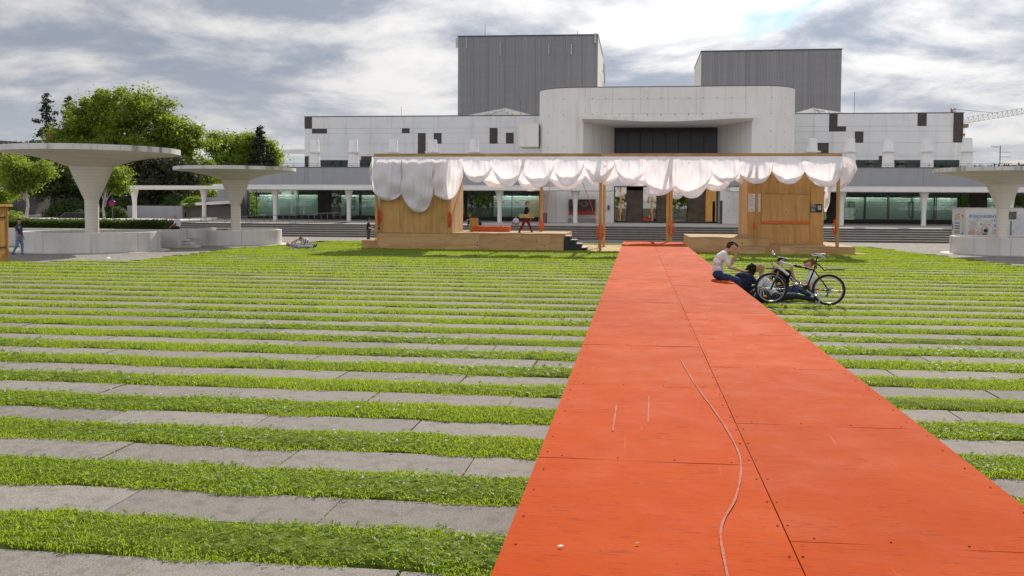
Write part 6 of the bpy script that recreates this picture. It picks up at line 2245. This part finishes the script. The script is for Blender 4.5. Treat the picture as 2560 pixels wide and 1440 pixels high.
# ------------------------------------------------------------------ bicycle leaning on its kickstand
bike = empty('bicycle', (2.93, 21.45, .035), label='white and black mountain bicycle with blue fork standing beside the orange walkway', cat='bicycle')
bike.rotation_euler = (rad(7), 0, math.atan2(-.20, 1.19))
M_TYRE = plain('tyre', (.016, .015, .016), .85, var=.3, scale=30)
M_ALLOY = plain('alloy', (.42, .42, .42), .35, metal=.7)
M_BWHITE = plain('bike_white', (.68, .67, .67), .3)
M_BBLACK = plain('bike_black', (.02, .02, .023), .55, spec=.2)
M_BBLUE = plain('fork_blue', (.012, .06, .20), .35)
M_GOLD = plain('gold_stanchion', (.42, .27, .08), .3, metal=.6)
M_REFL = plain('amber_reflector', (.85, .30, .01), .25)
M_CHAIN = plain('chain_steel', (.13, .125, .12), .4, metal=.6)
W = .345
def wheel(cx, name):
    w = empty(name, (cx, 0, W)); w.parent = bike
    def tor(R, r, n, m, mat, nm):
        vs, fs = [], []
        for i in range(n):
            a = 6.28319 * i / n
            for j in range(m):
                t = 6.28319 * j / m
                rr = R + r * math.cos(t)
                vs.append((rr * math.cos(a), r * math.sin(t) * 1.05, rr * math.sin(a)))
        for i in range(n):
            for j in range(m):
                i2, j2 = (i + 1) % n, (j + 1) % m
                fs.append((i * m + j, i * m + j2, i2 * m + j2, i2 * m + j))
        return MB().add(vs, fs).build(nm, mat, w, smooth=True)
    tor(W - .024, .0245, 56, 10, M_TYRE, 'tyre')
    tor(W - .055, .012, 48, 8, M_ALLOY, 'rim')
    b = MB()
    for i in range(56):                               # tread blocks
        a = 6.28319 * i / 56
        b.bar(((W - .003) * math.cos(a), -.018, (W - .003) * math.sin(a)), ((W - .003) * math.cos(a), .018, (W - .003) * math.sin(a)), .012, .008, (math.cos(a), 0, math.sin(a)))
    b.build('tread', M_TYRE, w, kind='stuff')
    b = MB()
    for i in range(32):
        a = 6.28319 * i / 32
        a2 = a + (.5 if (i // 2) % 2 else -.5)
        y = .03 if i % 2 else -.03
        b.bar((.022 * math.cos(a2), y, .022 * math.sin(a2)), ((W - .06) * math.cos(a), 0, (W - .06) * math.sin(a)), .0025)
    b.build('spokes', M_ALLOY, w, kind='stuff')
    MB().tube([(0, -.05, 0), (0, -.032, 0), (0, .032, 0), (0, .05, 0)], [.012, .026, .026, .012], 12).build('hub', M_BBLACK, w)
    return w
RX = 1.19
fwh = wheel(0, 'front_wheel'); rwh = wheel(RX, 'rear_wheel')
def refl(w, ang, rr):
    b = MB().ball((rr * math.cos(ang), -.012, rr * math.sin(ang)), (.042, .010, .028), 12, 6)
    b.build('reflector', M_REFL, w, smooth=True)
refl(fwh, rad(34), .19); refl(fwh, rad(235), .22); refl(rwh, rad(176), .23); refl(rwh, rad(-6), .23)
def part(nm, mat, fn, smooth=True, **k):
    b = MB(); fn(b)
    o = b.build(nm, mat, bike, angle=45, **k)
    return o
HT, HB, BB, SC = (.205, 0, .955), (.165, 0, .775), (.735, 0, .345), (.885, 0, .775)
def frame(b):
    b.tube([(.205, 0, .955), (.165, 0, .775)], .026, 12)
    b.tube([(.20, 0, .925), (.45, 0, .865)], [.022, .019], 10)
    b.tube([(.175, 0, .80), (.36, 0, .65)], [.028, .027], 12)
part('frame_front', M_BWHITE, frame)
def frame2(b):
    b.tube([(.45, 0, .865), (.875, 0, .775)], [.019, .016], 10)
    b.tube([(.36, 0, .65), BB], [.027, .024], 12)
    b.tube([(.905, 0, .86), (.885, 0, .775), BB], [.019, .018, .020], 12)
    for y in (-.05, .05):
        b.tube([(.885, y * .4, .765), (RX, y * 1.15, W)], [.012, .009], 8)
        b.tube([(.735, y * .5, .345), (RX, y * 1.15, W)], [.012, .010], 8)
    b.tube([(.735, -.04, .345), (.735, .04, .345)], .026, 12)
part('frame_rear', M_BBLACK, frame2)
def lettering(b):                                     # pale block marks down the tube
    for i in range(7):
        t = i / 7
        x, z = .40 + .27 * t, .615 - .225 * t
        b.bar((x, -.0285, z), (x + .024, -.0285, z - .020), .026, .003, (0, -1, 0))
part('tube_marks', M_BWHITE, lettering)
# frame pads and clutter on the top tube
def pad(b):
    b.tube([(.49, 0, .862), (.53, 0, .853)], .034, 10); b.tube([(.56, 0, .845), (.62, 0, .832)], .030, 10)
    b.tube([(.70, 0, .815), (.74, 0, .806)], .026, 10)
part('cable_pads', M_BBLACK, pad)
def fork(b):
    for y in (-.062, .062):
        b.tube([(.115, y, .60), (0, y, W)], [.022, .017], 10)
    b.tube([(.135, -.062, .63), (.135, .062, .63)], .012, 8)
part('fork_lowers', M_BBLUE, fork)
def stan(b):
    for y in (-.062, .062):
        b.tube([(.155, y, .735), (.11, y, .59)], .0155, 10)
part('fork_stanchions', M_GOLD, stan)
part('fork_crown', M_BBLACK, lambda b: (b.tube([(.158, -.07, .745), (.158, .07, .745)], .022, 10), b.tube([(.165, 0, .78), (.158, 0, .745)], .024, 10)))
# handlebar, turned to the left
def hb(b):
    b.tube([(.21, 0, .965), (.215, 0, .995), (.16, -.02, 1.02)], .018, 10)
    b.tube(spline([(.34, -.28, 1.03), (.24, -.14, 1.045), (.16, -.02, 1.03), (.07, .10, 1.045), (.02, .28, 1.03)], 14), .0125, 8)
part('handlebar', M_BBLACK, hb)
part('grip', M_BBLACK, lambda b: b.tube([(.36, -.31, 1.03), (.29, -.205, 1.04)], .019, 10))
part('grip', M_BBLACK, lambda b: b.tube([(.015, .31, 1.03), (.045, .19, 1.04)], .019, 10))
part('brake_lever', M_ALLOY, lambda b: b.tube([(.27, -.19, 1.03), (.20, -.22, 1.0), (.22, -.30, .975)], [.010, .008, .005], 6))
part('brake_lever', M_ALLOY, lambda b: b.tube([(.05, .17, 1.03), (-.02, .20, 1.0), (-.03, .27, .975)], [.010, .008, .005], 6))
part('bell', M_ALLOY, lambda b: b.ball((.06, .05, 1.075), (.032, .032, .024), 12, 8))
part('mirror', M_BWHITE, lambda b: (b.ball((.02, .22, 1.10), (.028, .018, .042), 12, 8), b.tube([(.03, .20, 1.04), (.02, .22, 1.09)], .006, 6)))
for q in ([(.10, .06, 1.03), (.02, .05, .93), (.05, .03, .80), (.12, .07, .66)], [(.22, -.16, 1.03), (.10, -.12, .98), (.14, -.04, .88), (.22, -.02, .92)], [(.05, .10, 1.03), (-.02, .08, .90), (.10, .03, .78)]):
    part('cable', M_BBLACK, lambda b, q=q: b.tube(spline(q, 14), .004, 5))
# mudguards
def guard(b, pts, w):
    vs = []
    for (x, z, k) in pts:
        vs += [(x, -w * k, z - .012), (x, -w * k * .5, z), (x, w * k * .5, z), (x, w * k, z - .012)]
    b.add(vs, [(4 * i + j, 4 * i + j + 1, 4 * i + 5 + j, 4 * i + 4 + j) for i in range(len(pts) - 1) for j in range(3)])
for pts in ([(-.115, .775, .5), (-.07, .785, .9), (.03, .79, 1), (.12, .785, .9), (.15, .78, .5)], [(1.09, .768, .4), (1.13, .785, .8), (1.25, .792, 1), (1.40, .798, 1), (1.50, .792, .6)]):
    o = part('mudguard', plain('grey_plastic', (.06, .062, .07), .8, spec=.1) if 'grey_plastic' not in bpy.data.materials else bpy.data.materials['grey_plastic'], lambda b, p=pts: guard(b, p, .04))
    s_ = o.modifiers.new('t', 'SOLIDIFY'); s_.thickness = .012
part('mudguard_stay', M_BBLACK, lambda b: b.tube([(.925, 0, .925), (1.0, 0, .87), (1.09, 0, .77)], [.016, .015, .012], 8))
part('seat_post', M_BBLACK, lambda b: b.tube([(.89, 0, .79), (.955, 0, 1.09)], .0145, 10))
part('seat_clamp', plain('clamp_red', (.35, .05, .02), .4), lambda b: b.tube([(.906, 0, .865), (.914, 0, .895)], .022, 10))
def saddle(b):
    prof = [(.805, .012, 1.108), (.86, .026, 1.122), (.94, .04, 1.125), (1.02, .066, 1.125), (1.09, .074, 1.138), (1.112, .06, 1.132)]
    vs, m = [], 8
    for x, w, z in prof:
        for j in range(m + 1):
            a = math.pi * j / m
            vs.append((x, -w * math.cos(a), z - .05 * (1 - math.sin(a)) * (.6 + w * 5)))
    fs = [(i * (m + 1) + j, i * (m + 1) + j + 1, (i + 1) * (m + 1) + j + 1, (i + 1) * (m + 1) + j) for i in range(len(prof) - 1) for j in range(m)]
    b.add(vs, fs)
o = part('saddle', M_BBLACK, saddle)
s_ = o.modifiers.new('t', 'SOLIDIFY'); s_.thickness = -.022
part('saddle_trim', M_BWHITE, lambda b: (b.tube([(.83, -.03, 1.098), (1.0, -.062, 1.09), (1.09, -.07, 1.09), (1.10, -.04, 1.05), (1.03, -.03, 1.055)], .012, 6), b.tube([(1.09, .0, 1.13), (1.105, -.06, 1.12)], .014, 6)))
# cranks, chainset, pedals, chain, gears, kickstand
part('chainring', M_CHAIN, lambda b: b.tube([(.735, .055, .345), (.735, .060, .345)], .088, 24))
def crank(b):
    b.tube([(.735, -.065, .345), (.80, -.075, .29), (.885, -.085, .255)], [.017, .013, .012], 8)
    b.tube([(.735, .075, .345), (.60, .085, .43)], [.016, .012], 8)
part('crank', M_ALLOY, crank)
part('pedal', M_ALLOY, lambda b: b.box(.86, .95, -.185, -.10, .235, .262))
part('pedal', M_ALLOY, lambda b: b.box(.52, .62, .10, .18, .42, .446))
part('cassette', M_CHAIN, lambda b: [b.tube([(RX, .035 + .006 * i, W), (RX, .038 + .006 * i, W)], .055 - .005 * i, 20) for i in range(5)])
part('disc_rotor', M_ALLOY, lambda b: b.tube([(RX, -.05, W), (RX, -.047, W)], .062, 20))
part('derailleur', M_CHAIN, lambda b: (b.bar((RX + .01, .06, W - .03), (RX - .03, .06, W - .14), .03), b.tube([(RX + .01, .055, W - .06), (RX + .01, .07, W - .06)], .03, 10), b.tube([(RX - .03, .055, W - .14), (RX - .03, .07, W - .14)], .03, 10)))
part('chain', M_CHAIN, lambda b: (b.tube([(.735, .058, .432), (RX, .05, W + .05)], .006, 5), b.tube([(.735, .058, .26), (RX - .03, .06, W - .165)], .006, 5)))
part('kickstand', M_ALLOY, lambda b: b.tube([(1.02, -.05, W - .05), (.985, -.20, -.01)], [.011, .009], 8))
part('rear_light', plain('rear_red', (.45, .01, .01), .3), lambda b: b.box(.93, .955, -.025, .025, .945, .985))

# ------------------------------------------------------------------ refrigerated trailer behind the right canopy
tr = empty('trailer', (18.3, 57.0, 0), label='white refrigerated trailer with a polar bear picture and blue German lettering', cat='trailer')
M_TRW = plain('trailer_white', (.60, .585, .56), .4, var=.05, scale=2)
M_ALU = plain('trailer_edge', (.50, .47, .41), .45, metal=.2)
LX, HZ = 3.6, 2.17
MB().box(0, LX, 0, 2.0, .42, HZ).build('body', M_TRW, tr)
for x0, x1, z0, z1 in ((-.02, LX + .02, HZ - .01, HZ + .05), (-.02, LX + .02, .38, .44)):
    MB().box(x0, x1, -.02, 2.02, z0, z1).build('edge_profile', M_ALU, tr)
MB().box(-.02, .10, -.022, .0, .44, HZ - .01).build('edge_profile', M_ALU, tr)
MB().box(-.03, -.001, .10, 1.9, .5, 2.08).build('door', M_TRW, tr)
for z in (.75, 1.75):
    MB().box(-.05, -.031, -.03, .16, z - .04, z + .04).build('hinge', M_FRAME, tr)
MB().tube([(-.06, 1.7, .95), (-.06, 1.7, 1.35)], .02, 6).build('handle', M_STEEL, tr)
for x in (1.5, 2.2):
    MB().tube([(x, -.02, .30), (x, .18, .30)], .30, 18).build('wheel', M_TYRE, tr)
MB().bar((LX, 1, .4), (LX + 1.2, 1, .45), .08).build('drawbar', M_STEEL, tr)
M_LBLUE = plain('letter_blue', (.01, .20, .42), .5); M_LNAVY = plain('letter_navy', (.025, .03, .10), .5); M_LRED = plain('letter_red', (.42, .10, .07), .6)
pic = MB().box(.24, 3.2, -.012, -.002, .56, 1.84).build('picture_panel', plain('print_ground', (.50, .52, .56), .4), tr)
def plate(name, poly, y, mat, parent):
    """flat print on the panel"""
    return MB().add([(x, y, z) for x, z in poly], [tuple(range(len(poly)))]).build(name, mat, parent)
def ell(cx, cz, rx, rz, n=28, a0=0, a1=6.28319):
    return [(cx + rx * math.cos(a0 + (a1 - a0) * i / n), cz + rz * math.sin(a0 + (a1 - a0) * i / n)) for i in range(n)]
FUR, FUR2, FUR3 = plain('bear_white', (.56, .54, .48), .6), plain('bear_cream', (.46, .43, .36), .6, var=.3, scale=12), plain('bear_grey', (.36, .37, .38), .6, var=.2, scale=20)
plate('snow_field', [(.24, .56), (2.0, .56), (2.0, 1.0), (.70, 1.0), (.24, .86)], -.0135, FUR2, tr)
plate('bear_shoulder', [(.26, .62), (.62, .62), (.62, 1.6), (.50, 1.45), (.34, 1.15)], -.0145, FUR2, tr)
plate('bear_head', [(.64, .60), (1.50, .60), (1.56, .95), (1.52, 1.35), (1.42, 1.55), (1.20, 1.62), (.92, 1.60), (.74, 1.48), (.66, 1.2)], -.0150, FUR, tr)
for cx in (.72, 1.52):
    plate('bear_ear', ell(cx, 1.52, .075, .075), -.0156, FUR2, tr)
plate('bear_muzzle', ell(1.14, .92, .22, .30), -.0160, FUR3, tr)
plate('bear_muzzle_top', ell(1.12, 1.16, .12, .20), -.0164, FUR2, tr)
plate('bear_nose', ell(1.19, .93, .115, .105), -.0170, M_BLACK, tr)
plate('bear_mouth', ell(1.14, .73, .13, .045), -.0168, plain('bear_mouth', (.06, .055, .06), .6), tr)
for cx, cz in ((.94, 1.30), (1.35, 1.26)):
    plate('bear_eye', ell(cx, cz, .045, .033), -.0170, M_BLACK, tr)
def text(body, x, z, size, mat, parent, name, rot=(rad(90), 0, 0), y=-.017, sx=1.0):
    c = bpy.data.curves.new(name, 'FONT')
    c.body, c.size, c.extrude, c.offset = body, size, .001, size * .012
    tmp = bpy.data.objects.new(name, c)
    COL.objects.link(tmp)
    me = bpy.data.meshes.new_from_object(tmp.evaluated_get(bpy.context.evaluated_depsgraph_get()))
    bpy.data.objects.remove(tmp)
    me.materials.clear()
    o = bpy.data.objects.new(name, me)
    COL.objects.link(o)
    o.parent = parent
    o.location = (x, y, z)
    o.rotation_euler = rot
    o.scale = (sx, 1, 1)
    o.data.materials.append(mat)
    return o
text('KÜHLWAGEN', .29, 1.655, .225, M_LBLUE, tr, 'lettering', sx=.93)
text('VER', 1.62, 1.655, .225, M_LNAVY, tr, 'lettering', sx=.93)
text('HOFM', 1.62, 1.43, .19, M_LNAVY, tr, 'lettering')
b = MB()
for i, (x, z, w_) in enumerate(((1.62, 1.22, .55), (1.62, 1.12, .62), (1.64, .92, .52), (1.75, .82, .42))):
    for j in range(int(w_ / .045)):
        if j % 6 != 5:
            b.box(x + j * .045, x + j * .045 + .032, -.0155, -.0135, z, z + .055)
b.build('small_print', M_LNAVY, tr, kind='stuff')
b = MB()
for i in range(4):
    for j in range(13 + i):
        if j % 7 != 6:
            b.box(.30 + j * .05, .335 + j * .05, -.0172, -.0152, .86 - i * .075 - j * .003 + .01, .895 - i * .075 - j * .003 + .01)
b.build('small_print_red', M_LRED, tr, kind='stuff')
# print on the end door
b = MB()
for i in range(3):
    b.add([(-.0315, .55, 1.62 + i * .11), (-.0315, 1.45, 1.50 + i * .11), (-.0315, 1.45, 1.535 + i * .11), (-.0315, .55, 1.655 + i * .11)], [(0, 1, 2, 3)])
b.build('red_stripes', M_LRED, tr)
b = MB()
for z, h_, m_ in ((1.28, .09, 0), (1.12, .08, 1), (.98, .08, 1), (.84, .05, 1), (.74, .05, 1), (.60, .05, 1)):
    b.mi = m_
    for j in range(6):
        b.box(-.0325, -.0305, .55 + j * .15, .66 + j * .15, z, z + h_)
b.build('door_print', [M_LBLUE, M_LNAVY], tr, kind='stuff')
# framed board hung right of the canopy stem
o = MB().box(-.30, .30, 0, .05, 0, .52).build('notice_board', plain('board_frame', (.55, .54, .52), .5))
MB().box(-.24, .24, -.01, -.001, .06, .46).build('board_face', plain('board_grey', (.10, .105, .10), .5, var=.5, scale=9), o)
MB().bar((0, .04, 0), (0, .04, -1.55), .06).build('post', M_STEEL, o)
o.location = (19.2, 52.5, 1.55)
tag(o, 'small framed notice board on a post right of the right canopy stem', 'notice board')
# small things on the ground
for x, y, s_, m_, lab in ((-19.95, 34.2, .10, M_PAPER, 'crumpled white paper on the cobbles before the left basin'),):
    o = MB().add([(-s_, -s_ * .4, .01), (0, -s_ * .6, .06), (s_, 0, .02), (.1 * s_, s_ * .6, .09), (-.8 * s_, s_ * .3, .03)], [(0, 1, 3), (1, 2, 3), (0, 3, 4)]).build('paper', m_)
    o.location = (x, y, .01); o.scale = (1.6, 1.6, 1.2)
    tag(o, lab, 'litter')
